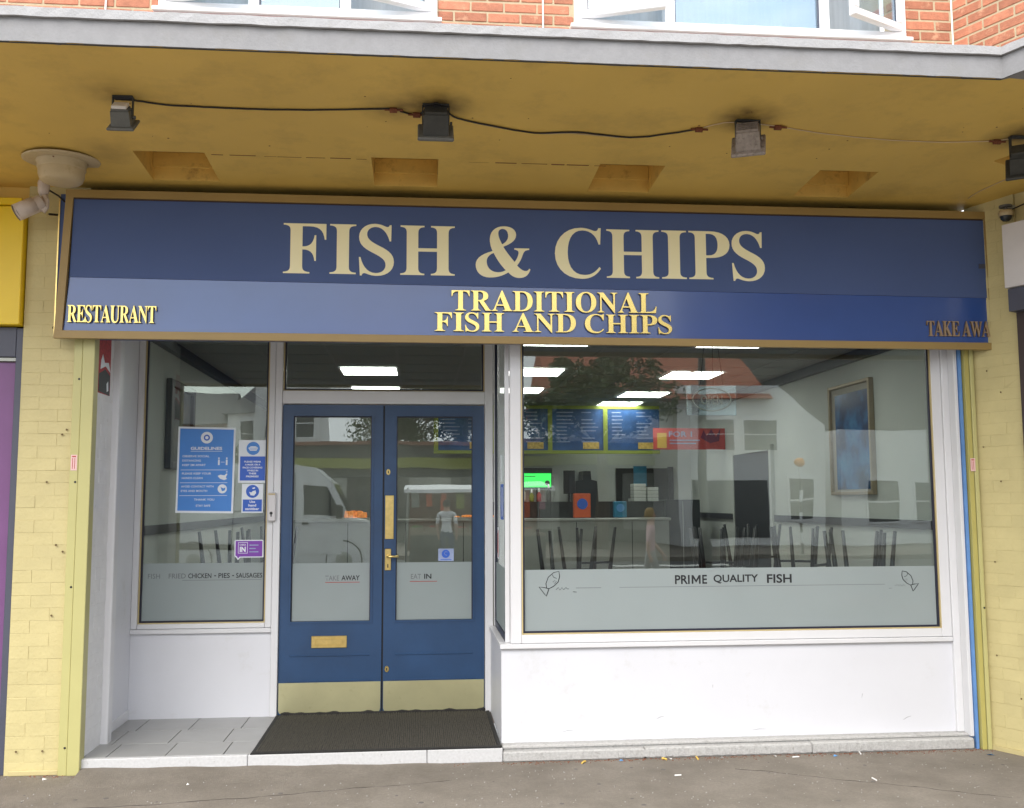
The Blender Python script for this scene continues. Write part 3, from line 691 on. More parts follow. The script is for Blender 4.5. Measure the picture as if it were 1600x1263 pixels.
def fish(cx, cz, sc, flip):
    s_ = -1 if flip else 1
    P = lambda pts: [(cx+s_*sc*a, yy, cz+sc*b) for a, b in pts]
    f = MB()
    body = [(-.015, .0), (-.02, .03), (-.005, .07), (.03, .10), (.065, .108), (.07, .075), (.06, .04), (.03, .012), (0, -.002), (-.018, -.05), (-.03, -.035), (-.065, .01), (-.03, .005), (0, -.002)]
    f.tube(P(body), .0024, 5); f.tube(P([(.02, .09), (.03, .07), (.05, .062)]), .0016, 5)
    part('fish_drawing', f, 'print_black', rwp)
    g_ = MB()
    g_.tube(P([(.04, .05), (.025, .04), (.035, .03), (.05, .045)]), .001, 4)
    g_.tube(P([(.045, -.01), (.06, .005), (.07, -.012), (.085, .004), (.095, -.01), (.11, .004), (.12, -.006), (.13, -.004)]), .0013, 4)
    g_.tube(P([(.155, -.024), (.18, -.026)]), .0015, 4)
    part('fish_scribble', g_, 'print_faint' if flip else 'print_black', rwp)
fish(.84, 1.045, 1.0, False); fish(3.27, 1.04, .85, True)
# return glazing (faces the doors)
rg = part('side_pane', MB().box(.570, RW+.08, .745, .576, D-.10, 2.86), 'glass', sf)
part('gasket', MB().box(.560, RW+.06, .702, .586, RW+.085, 2.86).box(.560, D-.105, .702, .586, D-.085, 2.86).box(.560, RW+.085, .702, .586, D-.105, .745), 'gasket', rg)
frame_bar('side_jamb', .556, D-.084, .7015, .60, D-.046, 2.86)
frame_bar('side_jamb', .560, RW+.0505, .7015, .59, RW+.0595, 2.86, bev=.002)
part('frosted_film', MB().box(.5685, RW+.086, .75, .5695, D-.106, 1.163), 'frosted_film', rg)
bs_ = thing('window_sticker', 'narrow blue and white vertical sticker on the side pane by the doors', 'sticker', (.566, .4, 1.45))
part('sheet', MB().box(.5665, .42, 1.48, .568, .60, 1.72), 'sign_blue', bs_)
part('white_strip', MB().box(.565, .44, 1.50, .5662, .475, 1.70).box(.565, .53, 1.74, .568, .56, 1.92), 'poster_white', bs_)
rs_ = thing('window_sticker', 'narrow red lettered sticker low on the side pane by the doors', 'sticker', (.566, .75, 1.2))
part('sheet', MB().box(.5665, .75, 1.20, .568, .87, 1.42), 'poster_white', rs_)
part('red_print', MB().box(.565, .78, 1.21, .5662, .81, 1.40).box(.565, .82, 1.24, .5662, .84, 1.38), 'print_red', rs_)
# wall above the glazing, behind the sign
part('sign_carcass', MB().box(-2.03, .09, 2.952, 3.555, .6, 3.64).box(-2.03, .602, 2.952, .55, D+.05, 3.56), 'shop_dark', sf)
part('entrance_soffit', MB().box(-2.03, .09, 2.93, .55, D+.05, 2.951), 'white_riser', sf)

# ================================================================== FASCIA SIGN
sg = thing('shop_sign', 'long navy FISH & CHIPS sign with bronze trim above the windows', 'sign', (.8, -.05, 2.6))
F0 = -.12
part('backing_box', MB().box(-2.205, -.095, 2.62, 3.838, .085, 3.50), 'navy', sg)
part('brass_edge', MB().box(-2.214, -.10, 2.62, -2.206, .02, 3.47), 'brass', sg)
part('brass_edge', MB().box(3.839, -.09, 2.60, 3.850, .02, 3.05), 'brass', sg)
part('upper_panel', MB().prism([(-2.125, 2.976), (3.757, 2.937), (3.757, 3.470), (-2.118, 3.470)], F0, -.0955), 'navy', sg)
part('lower_panel', MB().prism([(-2.153, 2.644), (3.765, 2.634), (3.757, 2.9365), (-2.125, 2.9755)], F0+.006, -.0955), 'gloss_blue', sg)
part('trim', MB().prism([(-2.163, 3.520), (-2.163, 3.4705), (3.803, 3.4705), (3.803, 3.520)], F0-.014, -.0955), 'bronze_trim', sg)
part('trim', MB().prism([(-2.203, 2.597), (3.808, 2.588), (3.808, 2.6335), (-2.199, 2.6435)], F0-.014, -.0955), 'bronze_trim', sg)
part('trim', MB().prism([(-2.199, 2.644), (-2.1535, 2.644), (-2.1185, 3.470), (-2.163, 3.470)], F0-.0135, -.0955), 'bronze_trim', sg)
part('trim', MB().prism([(3.7655, 2.634), (3.808, 2.634), (3.803, 3.470), (3.7575, 3.470)], F0-.0135, -.0955), 'bronze_trim', sg)
part('painted_shadow_line', MB().box(-2.117, F0-.001, 3.462, 3.756, F0, 3.470), 'dark_line', sg)  # dark strip drawn as the shadow line below the top trim
part('sensor_chip', MB().box(3.71, F0-.006, 3.135, 3.752, F0, 3.165), 'neigh_grey', sg)
serif_line('FISH & CHIPS', -.855, 2.272, 3.022, .318, F0-.0005, .003, 'letter_cream', 'letter_cream', sg, slope=.003)
serif_line('TRADITIONAL', .195, 1.520, 2.800, .128, F0+.0055, .022, 'letter_gold', 'letter_side', sg, track=-10, slope=.0)
serif_line('FISH AND CHIPS', .092, 1.625, 2.668, .118, F0+.0055, .022, 'letter_gold', 'letter_side', sg, slope=.0)
serif_line('RESTAURANT', -2.128, -1.600, 2.695, .104, F0+.0055, .020, 'letter_gold', 'letter_side', sg, track=-60)
serif_line('TAKE AWA', 3.325, 3.768, 2.676, .100, F0+.0055, .014, 'letter_dull', 'letter_side', sg, track=-50)

# ================================================================== CANOPY
cn = thing('canopy', 'deep mustard painted concrete canopy with grey edge above the sign', 'canopy', (.8, -.9, 3.6))
def zs(y): return 3.575-.0418*y
s2 = math.sin
corner = (2.835, -1.86); far = 2.6
wo = [(corner[0]+WD.x*far, corner[1]+WD.y*far), (3.70+WD.x*far, .02+WD.y*far)]
outer = [(-6, .12), (-6, -1.86), corner, wo[0], wo[1], (3.70, .02), (3.68, .12)]
holes = []; cof = [(-4.33, -3.94), (-2.98, -2.59), (-1.635, -1.235), (-.285, .107), (1.068, 1.462), (2.425, 2.795)]
for a, b in cof: holes.append([(a, -.625), (b, -.625), (b, -.17), (a, -.17)])
def wq(s0, s1, n0, n1):
    return [tuple((o0+WD*a+WN*b)[:2]) for a, b in ((s0, n0), (s1, n0), (s1, n1), (s0, n1))]
wh = wq(.62, 1.02, .20, .64)
holes.append(wh)
def sof_mesh(polys, dz=0):
    me = curve_mesh(polys)
    for v in me.vertices: v.co.z = zs(v.co.y)+dz
    return me
me = sof_mesh([outer]+holes)
off = org(cn)
for v in me.vertices: v.co -= off
link_mesh('soffit', me, 'mustard', cn)
for h_ in holes:
    rc = MB(); n = 4; dp = .17
    top = [(p[0]*1.0, p[1], zs(p[1])+dp) for p in h_]; bot = [(p[0], p[1], zs(p[1])) for p in h_]
    rc.add(bot+top, [(i, (i+1) % 4, 4+(i+1) % 4, 4+i) for i in range(4)]+[(4, 5, 6, 7)])
    # inner ledge on the wall side
    if h_ is not wh:
        a, b = h_[0][0], h_[1][0]
        rc.box(a+.002, -.20, zs(-.2)+.075, b-.002, -.172, zs(-.2)+.165)
    part('coffer', rc, 'mustard_recess', cn)
tp = [(p[0], p[1]) for p in outer]
# slab above soffit: front edge, lip, top
def edge_run(mb, p0, p1, z0, z1, t0, t1):
    a = Vector((*p0, 0)); b = Vector((*p1, 0)); d = (b-a).normalized(); n_ = Vector((d.y, -d.x, 0))
    P = [a+n_*t1, b+n_*t1, b-n_*t0, a-n_*t0]
    mb.add([(p.x, p.y, z0) for p in P]+[(p.x, p.y, z1) for p in P], [(0, 3, 2, 1), (4, 5, 6, 7), (0, 1, 5, 4), (1, 2, 6, 5), (2, 3, 7, 6), (3, 0, 4, 7)])
def wavy_edge(nm, path, z0, z1, t, mm, amp):
    mb = MB(); pts = []
    for i in range(len(path)-1):
        a = Vector(path[i]); b = Vector(path[i+1]); n_ = max(2, int((b-a).length/.06))
        pts += [a+(b-a)*k_/n_ for k_ in range(n_)]
    pts.append(Vector(path[-1])); ring = []
    for i, p in enumerate(pts):
        d = (pts[min(i+1, len(pts)-1)]-pts[max(i-1, 0)]).normalized(); nn = Vector((d.y, -d.x))
        j = [random.uniform(-amp, amp) for _ in range(5)]
        q0 = p+nn*(t+j[0]); q1 = p+nn*(t+j[1]*.7); back = p-nn*.10
        mb.v += [Vector((back.x, back.y, z0)), Vector((q0.x, q0.y, z0+j[2])), Vector((q1.x, q1.y, z1+j[3])), Vector((back.x, back.y, z1))]
    for i in range(len(pts)-1):
        for k_ in range(4):
            mb.f.append((4*i+k_, 4*i+(k_+1) % 4, 4*i+4+(k_+1) % 4, 4*i+4+k_)); mb.m.append(0)
    return part(nm, mb, mm, cn)
path = [(-6, -1.86), corner, wo[0]]
wavy_edge('concrete_edge', path, zs(-1.86)+.0, 3.762, .004, 'concrete_edge', .0012)
wavy_edge('flashing_lip', path, 3.764, 3.806, .022, 'concrete_lip', .0018)
me = curve_mesh([tp], .01)
for v in me.vertices: v.co.z += 3.796
for v in me.vertices: v.co -= off
link_mesh('roof_deck', me, 'concrete_edge', cn)
part('soffit_edge_line', MB().tube([(-6, -1.852, zs(-1.86)-.001), (2.83, -1.852, zs(-1.86)-.001), (wo[0][0], wo[0][1]+.01, zs(wo[0][1])-.001)], .004, 5), 'lamp_dark', cn)
ck = MB()
x = -1.20
while x < 1.05:
    l = random.uniform(.05, .16)
    if not (-.29 < x+l and x < .115): ck.box(x, -.60+random.uniform(-.006, .006), zs(-.6)-.0012, x+l, -.594+random.uniform(-.003, .004), zs(-.6)+.0003)
    x += l+random.uniform(.005, .05)
part('soffit_crack', ck, 'rust', cn)
sp = MB()
for _ in range(26):
    x, y = random.uniform(-2.2, 3.2), random.uniform(-1.75, -.75); r_ = random.uniform(.002, .006)
    sp.lathe([(0, -.0012), (r_, -.0010), (r_*1.2, .0005)], (x, y, zs(y)), 6)
part('soffit_speck', sp, 'rust', cn)['kind'] = 'stuff'

# ------------------------------------------------------------------ floodlights and cable
def floodlight(x, y, tilt, yaw, mm, hoodm, lab, s=1.0, box=True, dr=.11):
    z = zs(y)
    f = thing('floodlight', lab, 'floodlight', (x, y, z), 'floodlights under the canopy')
    b = MB()
    b.box(x-.045*s, y-.02, z-.008, x+.045*s, y+.02, z-.001)
    for sx in (-1, 1): b.box(x+sx*.045*s-.003, y-.010, z-dr*.95*s, x+sx*.045*s+.003, y+.010, z-.006)
    part('bracket', b, 'lamp_dark', f)
    T = Matrix.Translation((x, y, z-dr*s)) @ Matrix.Rotation(yaw+math.pi, 4, 'Z') @ Matrix.Rotation(tilt, 4, 'X')
    h = MB(); w = .055*s
    # tapered housing, wide towards the lens (local -y)
    h.add([(-w*.75, .045*s, -.03*s), (w*.75, .045*s, -.03*s), (w*.75, .045*s, .03*s), (-w*.75, .045*s, .03*s), (-w*.8, -.02*s, -.045*s), (w*.8, -.02*s, -.045*s), (w*.8, -.02*s, .045*s), (-w*.8, -.02*s, .045*s)],
          [(0, 1, 2, 3), (4, 7, 6, 5), (0, 4, 5, 1), (1, 5, 6, 2), (2, 6, 7, 3), (3, 7, 4, 0)])
    for i in range(5): h.box(-w*.7, .045*s, (-.026+.012*i)*s, w*.7, .055*s, (-.022+.012*i)*s)
    h.xf(T); part('housing', h, mm, f)
    q = MB().box(-w*1.12, -.034*s, -.065*s, w*1.12, -.021*s, .065*s, bev=.004*s).xf(T); part('lens_frame', q, hoodm, f)
    q = MB().box(-w*.95, -.037*s, -.053*s, w*.95, -.0345*s, .053*s).xf(T); part('lens', q, 'far_glass', f)
    if box:
        q = MB().box(-w*.62, .056*s, -.028*s, w*.62, .072*s, .028*s, bev=.003).xf(T); part('terminal_box', q, 'lamp_white' if mm == 'lamp_metal' else 'lamp_dark', f)
    part('knob', MB().lathe([(0, .012), (.009, .012), (.009, 0)], (x+.048*s, y, z-dr*.9*s), 10, (1, 0, 0)), mm, f)
    return f
floodlight(-1.485, -1.33, R(50), 0, 'lamp_metal', 'lamp_metal', 'slim grey floodlight with pale terminal box, leftmost of the four under the canopy', 1.08)
floodlight(.078, -1.355, R(48), 0, 'lamp_dark', 'lamp_metal', 'dark floodlight with looped black cable, above the ampersand of the sign', 1.50, False, .072)
floodlight(1.745, -1.29, R(40), R(-22), 'lamp_grey', 'lamp_grey', 'rusty light grey floodlight turned to one side, above the letter I of CHIPS', 1.46, False, .072)
floodlight(3.345, -1.20, R(35), R(-35), 'lamp_dark', 'lamp_dark', 'black floodlight cut by the right edge of the photo', 1.38)
def cable(pts, lab, mm='cable_black', r=.005, conn=()):
    c = thing('cable', lab, 'cable', pts[0], 'cable runs between the floodlights')
    dense = []
    P = [Vector(p) for p in pts]
    for i in range(len(P)-1):
        a, b = P[max(i-1, 0)], P[i]; c_, d = P[i+1], P[min(i+2, len(P)-1)]
        for k_ in range(6):
            t_ = k_/6
            dense.append(.5*((2*b)+(c_-a)*t_+(2*a-5*b+4*c_-d)*t_*t_+(-a+3*b-3*c_+d)*t_**3))
    dense.append(P[-1])
    for v in dense: v.z = zs(v.y)-r*1.1-random.uniform(0, .002)
    part('cable', MB().tube(dense, r, 6), mm, c, smooth=True)
    for x, y in conn:
        part('connector', MB().tube([(x-.045, y, zs(y)-.010), (x-.02, y, zs(y)-.010), (x-.018, y, zs(y)-.012), (x+.018, y, zs(y)-.012), (x+.02, y, zs(y)-.010), (x+.05, y, zs(y)-.010)], [.006, .006, .015, .015, .006, .006], 8), 'rust', c)
    return c
cable([(-1.53, -1.31, 0), (-1.444, -1.304, 0), (-1.29, -1.264, 0), (-1.07, -1.251, 0), (-.845, -1.246, 0), (-.518, -1.263, 0), (-.155, -1.306, 0)], 'black cable from the leftmost floodlight to the rusty joint by the second one', conn=[(-.14, -1.30)])
cable([(-.106, -1.279, 0), (-.023, -1.239, 0), (.03, -1.31, 0), (.08, -1.39, 0), (.13, -1.31, 0), (.195, -1.216, 0), (.388, -1.134, 0), (.622, -1.059, 0), (.849, -1.085, 0), (1.161, -1.039, 0), (1.346, -1.097, 0), (1.504, -1.177, 0)], 'sagging black cable between the dark floodlight and the rusty grey floodlight', conn=[(-.02, -1.25), (1.51, -1.18)])
cable([(.25, -1.175, 0), (.45, -1.095, 0), (.66, -1.045, 0), (.84, -1.06, 0), (1.1, -1.025, 0)], 'short length of pale flex showing beside the sagging black cable', 'cable_pale', .003)
cable([(1.534, -1.196, 0), (1.653, -1.271, 0), (1.891, -1.248, 0), (2.232, -1.164, 0), (2.588, -1.112, 0), (2.932, -1.102, 0), (3.214, -1.141, 0), (3.3, -1.18, 0)], 'thin pale cable from the rusty grey floodlight to the right edge', 'cable_pale', .0035, [(1.93, -1.24), (3.24, -1.145)])
cable([(3.60, -.22, 0), (3.60, -.358, 0), (3.66, -.75, 0), (3.50, -1.1, 0)], 'pale thin cable running diagonally over the soffit behind the right end of the sign', 'cable_pale', .003)
# clipped cable loop on first lamp
# ------------------------------------------------------------------ round ceiling fitting
rx, ry = -2.085, -.44; rz = zs(ry)
rn = thing('round_fitting', 'round cream painted ceiling fitting above the left end of the sign', 'light fitting', (rx, ry, rz))
part('plate', MB().lathe([(0, -.004), (.20, -.004), (.215, .002), (.215, .006)], (rx, ry, rz-.004), 40, (0, -.04, 1)), 'cream_plastic', rn, True)
part('rim', MB().lathe([(.138, 0), (.140, -.012), (.132, -.016), (.134, -.045), (.128, -.052)], (rx, ry, rz-.006), 40), 'cream_plastic', rn, True)
part('drum', MB().lathe([(.128, -.052), (.126, -.085), (.118, -.110), (.104, -.124), (.07, -.130), (0, -.131)], (rx, ry, rz-.006), 40), 'cream_plastic', rn, True)
part('dark_joint', MB().lathe([(.139, .002), (.142, .002), (.142, -.005), (.139, -.005)], (rx, ry, rz-.002), 40), 'rust', rn)
part('screw', MB().lathe([(0, 0), (.005, 0), (.005, -.004)], (rx+.0, ry-.137, rz-.02), 8), 'rust', rn)
# ------------------------------------------------------------------ cameras
cm = thing('security_camera', 'white bullet security camera on a bent arm at the left pillar', 'camera', (-2.28, -.05, 3.45))
part('mount', MB().lathe([(0, .0), (.030, .0), (.036, -.02), (.032, -.075), (.022, -.10), (0, -.10)], (-2.285, -.16, 3.565), 20), 'camera_white', cm, True)
part('arm', MB().tube([(-2.285, -.16, 3.48), (-2.262, -.17, 3.43), (-2.258, -.18, 3.39), (-2.275, -.19, 3.36)], [.022, .017, .016, .018], 12), 'camera_white', cm, True)
dv = Vector((-.70, -.35, -.52)).normalized()
part('body', MB().lathe([(0, -.03), (.042, -.03), (.048, -.022), (.048, .125), (.044, .13), (.040, .116), (0, .114)], (-2.305, -.19, 3.405), 28, tuple(dv)), 'camera_white', cm, True)
part('lens', MB().lathe([(0, .120), (.039, .120), (.039, .116)], (-2.305, -.19, 3.405), 24, tuple(dv)), 'far_glass', cm)
part('visor', MB().lathe([(.0485, .02), (.051, .02), (.051, .138), (.0485, .138)], (-2.305, -.19, 3.409), 28, tuple(dv)), 'camera_white', cm, True)
part('cable', MB().tube([(-2.25, -.16, 3.50), (-2.21, -.12, 3.48), (-2.17, -.08, 3.44), (-2.16, 0, 3.42)], .006, 6).tube([(-2.27, -.10, 3.37), (-2.22, -.03, 3.385), (-2.16, 0, 3.37)], .007, 6), 'cable_black', cm)
dm = thing('dome_camera', 'small grey dome camera on the wall just right of the sign', 'camera', (3.80, -.31, 3.5))
DX, DY, DZ = 3.80, -.31, 3.50
part('wall_plate', MB().box(DX-.008, DY-.012, DZ-.01, DX+.06, DY+.012, DZ+.012), 'steel', dm)
part('mount', MB().lathe([(0, 0), (.040, 0), (.040, -.012), (.013, -.016), (.013, -.035)], (DX, DY, DZ+.01), 20), 'lamp_metal', dm)
part('housing', MB().lathe([(0, -.022), (.040, -.024), (.046, -.04), (.045, -.058), (.040, -.062)], (DX, DY, DZ), 24), 'cream_plastic', dm, True)
part('dome', MB().lathe([(.036, -.062), (.033, -.08), (.020, -.094), (0, -.098)], (DX, DY, DZ), 24), 'far_glass', dm, True)
part('cable', MB().tube([(DX+.03, DY, DZ-.02), (DX+.06, DY-.12, DZ-.01), (DX+.12, DY-.25, DZ+.03)], .005, 6), 'cable_black', dm)

# ================================================================== UPPER STOREY
up_ = thing('upper_storey', 'red brick upper storey with two white framed windows above the canopy', 'building', (1, .2, 4.6))
UY = .1
W1 = (-1.709, .108); W2 = (1.036, 3.386); ZB = 4.815; ZT = 6.0
part('mortar', MB().box(-5, UY+.005, 3.8, W1[0], UY+.3, 7).box(W1[1], UY+.005, 3.8, W2[0], UY+.3, 7).box(W2[1], UY+.005, 3.8, 3.735, UY+.3, 7).box(W1[0], UY+.005, 3.8, W1[1], UY+.3, ZB-.02).box(W2[0], UY+.005, 3.8, W2[1], UY+.3, ZB-.02).box(W1[0], UY+.012, ZT, W1[1], UY+.3, 7).box(W2[0], UY+.012, ZT, W2[1], UY+.3, 7), 'mortar', up_)
zb0 = 4.59
brickwork(up_, (-3.0, UY), (1, 0), W1[0]+3.0, zb0, 5.34, 'red_brick', depth=.02, proud=.0, joint=.013)
brickwork(up_, (W1[1], UY), (1, 0), W2[0]-W1[1], zb0, 5.34, 'red_brick', depth=.02, proud=.0, joint=.013)
brickwork(up_, (W2[1], UY), (1, 0), 3.735-W2[1], zb0, 5.34, 'red_brick', depth=.02, proud=.0, joint=.013)
uo = Vector((3.737, UY, 0))
part('mortar', wing(MB(), 0, 3.0, -.35, -.005, 3.8, 7, uo), 'mortar', up_)
brickwork(up_, (uo.x, uo.y), (WD.x, WD.y), 1.35, zb0, 5.34, 'red_brick', depth=.02, proud=.0, joint=.013, ph=1)
part('telephone_wire', MB().tube([(-2.05, UY-.012, 3.8), (-2.03, UY-.012, 6)], .006, 6).tube([(.825, UY-.012, 3.8), (.82, UY-.012, 6)], .006, 6), 'upvc', up_)
def sash(x0, x1, z0, z1, hinge, ang, par):
    """opening light, hinged at x0 ('l') or x1 ('r'), swung outwards"""
    f = MB(); w = .055; t_ = .05; y0 = UY-.03
    f.box(x0, y0, z0, x1, y0+t_, z0+w, bev=.006).box(x0, y0, z1-w, x1, y0+t_, z1, bev=.006).box(x0, y0, z0+w, x0+w, y0+t_, z1-w, bev=.006).box(x1-w, y0, z0+w, x1, y0+t_, z1-w, bev=.006)
    gl = MB().box(x0+w, y0+.02, z0+w, x1-w, y0+.026, z1-w)
    ga = MB().box(x0+w, y0+.012, z0+w, x0+w+.006, y0+.02, z1-w).box(x1-w-.006, y0+.012, z0+w, x1-w, y0+.02, z1-w).box(x0+w+.006, y0+.012, z0+w, x1-w-.006, y0+.02, z0+w+.006)
    hx = x0 if hinge == 'l' else x1; a = -ang if hinge == 'l' else ang
    T = Matrix.Translation((hx, y0+t_, 0)) @ Matrix.Rotation(a, 4, 'Z') @ Matrix.Translation((-hx, -y0-t_, 0))
    part('sash', f.xf(T), 'upvc', par); part('pane', gl.xf(T), 'upper_glass', par); part('gasket', ga.xf(T), 'neigh_grey', par)
def upper_window(W, divs, opens):
    fr = MB(); w = .05
    fr.box(W[0], UY-.02, ZB, W[1], UY+.07, ZB+w, bev=.004).box(W[0], UY-.02, ZT-w, W[1], UY+.07, ZT, bev=.004)
    fr.box(W[0], UY-.02, ZB+w, W[0]+w, UY+.07, ZT-w, bev=.004).box(W[1]-w, UY-.02, ZB+w, W[1], UY+.07, ZT-w, bev=.004)
    for d in divs: fr.box(d-.035, UY-.015, ZB+w, d+.035, UY+.07, ZT-w, bev=.004)
    o = part('window', fr, 'upvc', up_)
    part('sill', MB().box(W[0]-.03, UY-.06, ZB-.03, W[1]+.03, UY+.06, ZB-.002, bev=.004), 'upvc', o)
    part('sill_shadow_strip', MB().box(W[0]-.02, UY-.035, ZB-.052, W[1]+.02, UY+.05, ZB-.031), 'sticker_pink', o)  # pink strip painted in as the shadow below the sill
    part('frame_gasket', MB().box(divs[0]+.035, UY+.0, ZB+w, divs[0]+.043, UY+.02, ZT-w).box(divs[1]-.043, UY, ZB+w, divs[1]-.035, UY+.02, ZT-w).box(divs[0]+.043, UY, ZB+w, divs[1]-.043, UY+.02, ZB+w+.006), 'neigh_grey', o)
    part('pane', MB().box(divs[0]+.035, UY+.02, ZB+w, divs[1]-.035, UY+.026, ZT-w), 'upper_glass', o)
    for a, b, h_, an in opens: sash(a, b, ZB+w+.002, ZT-w, h_, R(an), o)
    # curtains
    cu = MB(); x = W[0]+.05; pts = []
    while x < W[1]-.05: pts.append((x, UY+.24+.006*math.sin(x*31)+.004*math.sin(x*53))); x += .02
    for i in range(len(pts)-1): cu.add([(pts[i][0], pts[i][1], ZB-.1), (pts[i+1][0], pts[i+1][1], ZB-.1), (pts[i+1][0], pts[i+1][1], ZT), (pts[i][0], pts[i][1], ZT)], [(0, 1, 2, 3)])
    part('curtain', cu, 'curtain', o, True)
upper_window(W1, (-1.10, -.50), [(-1.66, -1.135, 'l', 16), (-.465, .06, 'r', 22)])
upper_window(W2, (1.70, 2.80), [(1.085, 1.665, 'l', 20), (2.835, 3.34, 'r', 26)])

# ================================================================== NEIGHBOURS
nl = thing('neighbour_shop', 'left neighbouring shopfront with yellow fascia and purple shutter', 'shopfront', (-3, .1, 0))
part('yellow_fascia', MB().box(-5, -.05, 2.69, -2.437, .06, 3.43, bev=.004), 'neigh_yellow', nl)
part('fascia_top', MB().box(-5, -.08, 3.435, -2.44, .06, 3.475, bev=.003), 'neigh_yellow', nl)
part('frame', MB().box(-2.475, .02, 0, -2.433, .12, 2.68, bev=.003), 'neigh_grey', nl)
part('frame', MB().box(-5, .02, 2.50, -2.476, .12, 2.685, bev=.003), 'neigh_grey', nl)
part('purple_panel', MB().box(-5, .055, .02, -2.477, .09, 2.47), 'neigh_purple', nl)
part('sill_bar', MB().box(-5, .03, 2.475, -2.476, .05, 2.495), 'steel', nl)
part('back_wall', MB().box(-5, .13, 0, -2.2, .6, 3.7), 'cream_mortar', nl)
part('wall_top', MB().box(-5, .03, 3.476, -2.431, .129, 3.64), 'mustard', nl)
nr = thing('neighbour_shop', 'right neighbouring shopfront edge with white fascia box and dark post', 'shopfront', (4.1, -.6, 0))
part('dark_post', wing(MB(), .352, .50, -.1, .03, 0, 2.80), 'neigh_brown', nr)
part('fascia_box', wing(MB(), .345, 2.4, -.05, .13, 2.95, 3.36), 'neigh_white', nr)
part('fascia_base', wing(MB(), .345, 2.4, -.05, .10, 2.80, 2.945), 'neigh_grey', nr)
part('shutter', wing(MB(), .502, 2.4, -.1, -.03, 0, 2.79), 'neigh_brown', nr)
part('wall', wing(MB(), .352, 2.4, -.4, -.101, 0, 3.72), 'neigh_brown', nr)
part('wall_top', wing(MB(), .352, 2.4, -.1, -.02, 3.365, 3.74), 'cream_mortar', nr)

# ================================================================== DOORMAT
dmt = thing('doormat', 'dark ribbed rubber doormat in front of the blue double doors', 'doormat', (-.23, .55, .083))
part('base', MB().prism([(-1.005, .004), (.522, .012), (.520, 1.085), (-.975, 1.085)], .0835, .0895, 'z'), 'black_rubber', dmt)
rbm = MB(); x = -.975
while x < .495:
    n = 14; w = random.uniform(.011, .014)
    for i in range(n):
        y0 = .035+i*1.035/n; y1 = y0+1.035/n; z0 = .0885; a = random.uniform(-.0015, .0015)
        rbm.box(x+a, y0, z0, x+a+w*.6, y1-.001, z0+.0065+random.uniform(-.0012, .0025))
    x += w
rb_ = part('ribbed_pile', rbm, 'mat_pile', dmt); rb_['kind'] = 'stuff'
part('border', MB().box(-1.0, .006, .0895, .52, .032, .0955, bev=.002).box(-.998, .033, .0895, -.978, 1.083, .0955).box(.498, .033, .0895, .519, 1.083, .0955), 'black_rubber', dmt)
# wavy back edge curling up the kick plates
cv = MB(); n = 60
for i in range(n+1):
    x = -.97+i*(1.47)/n; z = .094+.004+.005*max(0, math.sin(i*.55)+math.sin(i*1.31))
    cv.v += [Vector((x, 1.075, .0885)), Vector((x, 1.075, z+.004)), Vector((x, 1.090, z+.007)), Vector((x, 1.091, .0885))]
for i in range(n):
    for k_ in range(4): cv.f.append((4*i+k_, 4*i+(k_+1) % 4, 4*i+4+(k_+1) % 4, 4*i+4+k_)); cv.m.append(0)
part('curled_edge', cv, 'black_rubber', dmt)

# ================================================================== POSTERS ON THE LEFT WINDOW
Y1 = D+.0085
gp = thing('guidelines_poster', 'large pale blue GUIDELINES poster with white border on the left window', 'poster', (-1.54, Y1, 1.53))
part('white_border', MB().prism([(-1.752, 1.530), (-1.342, 1.524), (-1.336, 2.148), (-1.746, 2.156)], Y1, Y1+.001), 'poster_white', gp)
part('blue_field', MB().prism([(-1.738, 1.545), (-1.356, 1.539), (-1.350, 2.134), (-1.733, 2.142)], Y1-.001, Y1), 'poster_blue', gp)
YP = Y1-.0015
def disc(cx, cz, r, y, n=28): return MB().prism([(cx+r*math.cos(2*math.pi*i/n), cz+r*math.sin(2*math.pi*i/n)) for i in range(n)], y, y+.0004)
part('emblem', disc(-1.542, 2.075, .043, YP), 'poster_white', gp)
part('emblem_ring', disc(-1.542, 2.075, .022, YP-.0005), 'sign_blue', gp)
part('emblem_centre', disc(-1.542, 2.075, .012, YP-.001), 'poster_white', gp)
text('heading', 'GUIDELINES', -1.655, -1.430, 1.985, 2.008, YP, 'poster_white', gp, bold=.03)
part('rule', MB().box(-1.655, YP, 1.974, -1.430, YP+.0004, 1.977), 'poster_white', gp)
for s_, a, b, z in (('OBSERVE SOCIAL', -1.712, -1.52, 1.932), ('DISTANCING', -1.712, -1.58, 1.900), ('KEEP 2M APART', -1.712, -1.545, 1.868), ('PLEASE KEEP YOUR', -1.712, -1.505, 1.806), ('HANDS CLEAN', -1.712, -1.565, 1.773), ('AVOID CONTACT WITH', -1.716, -1.485, 1.712), ('EYES AND MOUTH', -1.716, -1.53, 1.680), ('THANK YOU', -1.622, -1.478, 1.617), ('STAY SAFE', -1.608, -1.505, 1.573)):
    text('lettering', s_, a, b, z, z+.015, YP, 'poster_white', gp, bold=.012)
part('rule', MB().box(-1.722, YP, 1.838, -1.388, YP+.0004, 1.841).box(-1.724, YP, 1.745, -1.388, YP+.0004, 1.748).box(-1.726, YP, 1.652, -1.388, YP+.0004, 1.655), 'poster_white', gp)
ic = MB()
for cx in (-1.452, -1.396):
    ic.box(cx-.006, YP, 1.875, cx+.006, YP+.0004, 1.915); ic.prism([(cx+.006*math.cos(i*.785), 1.925+.006*math.sin(i*.785)) for i in range(8)], YP, YP+.0004)
ic.box(-1.438, YP, 1.895, -1.410, YP+.0004, 1.898)
part('people_icon', ic, 'poster_white', gp)
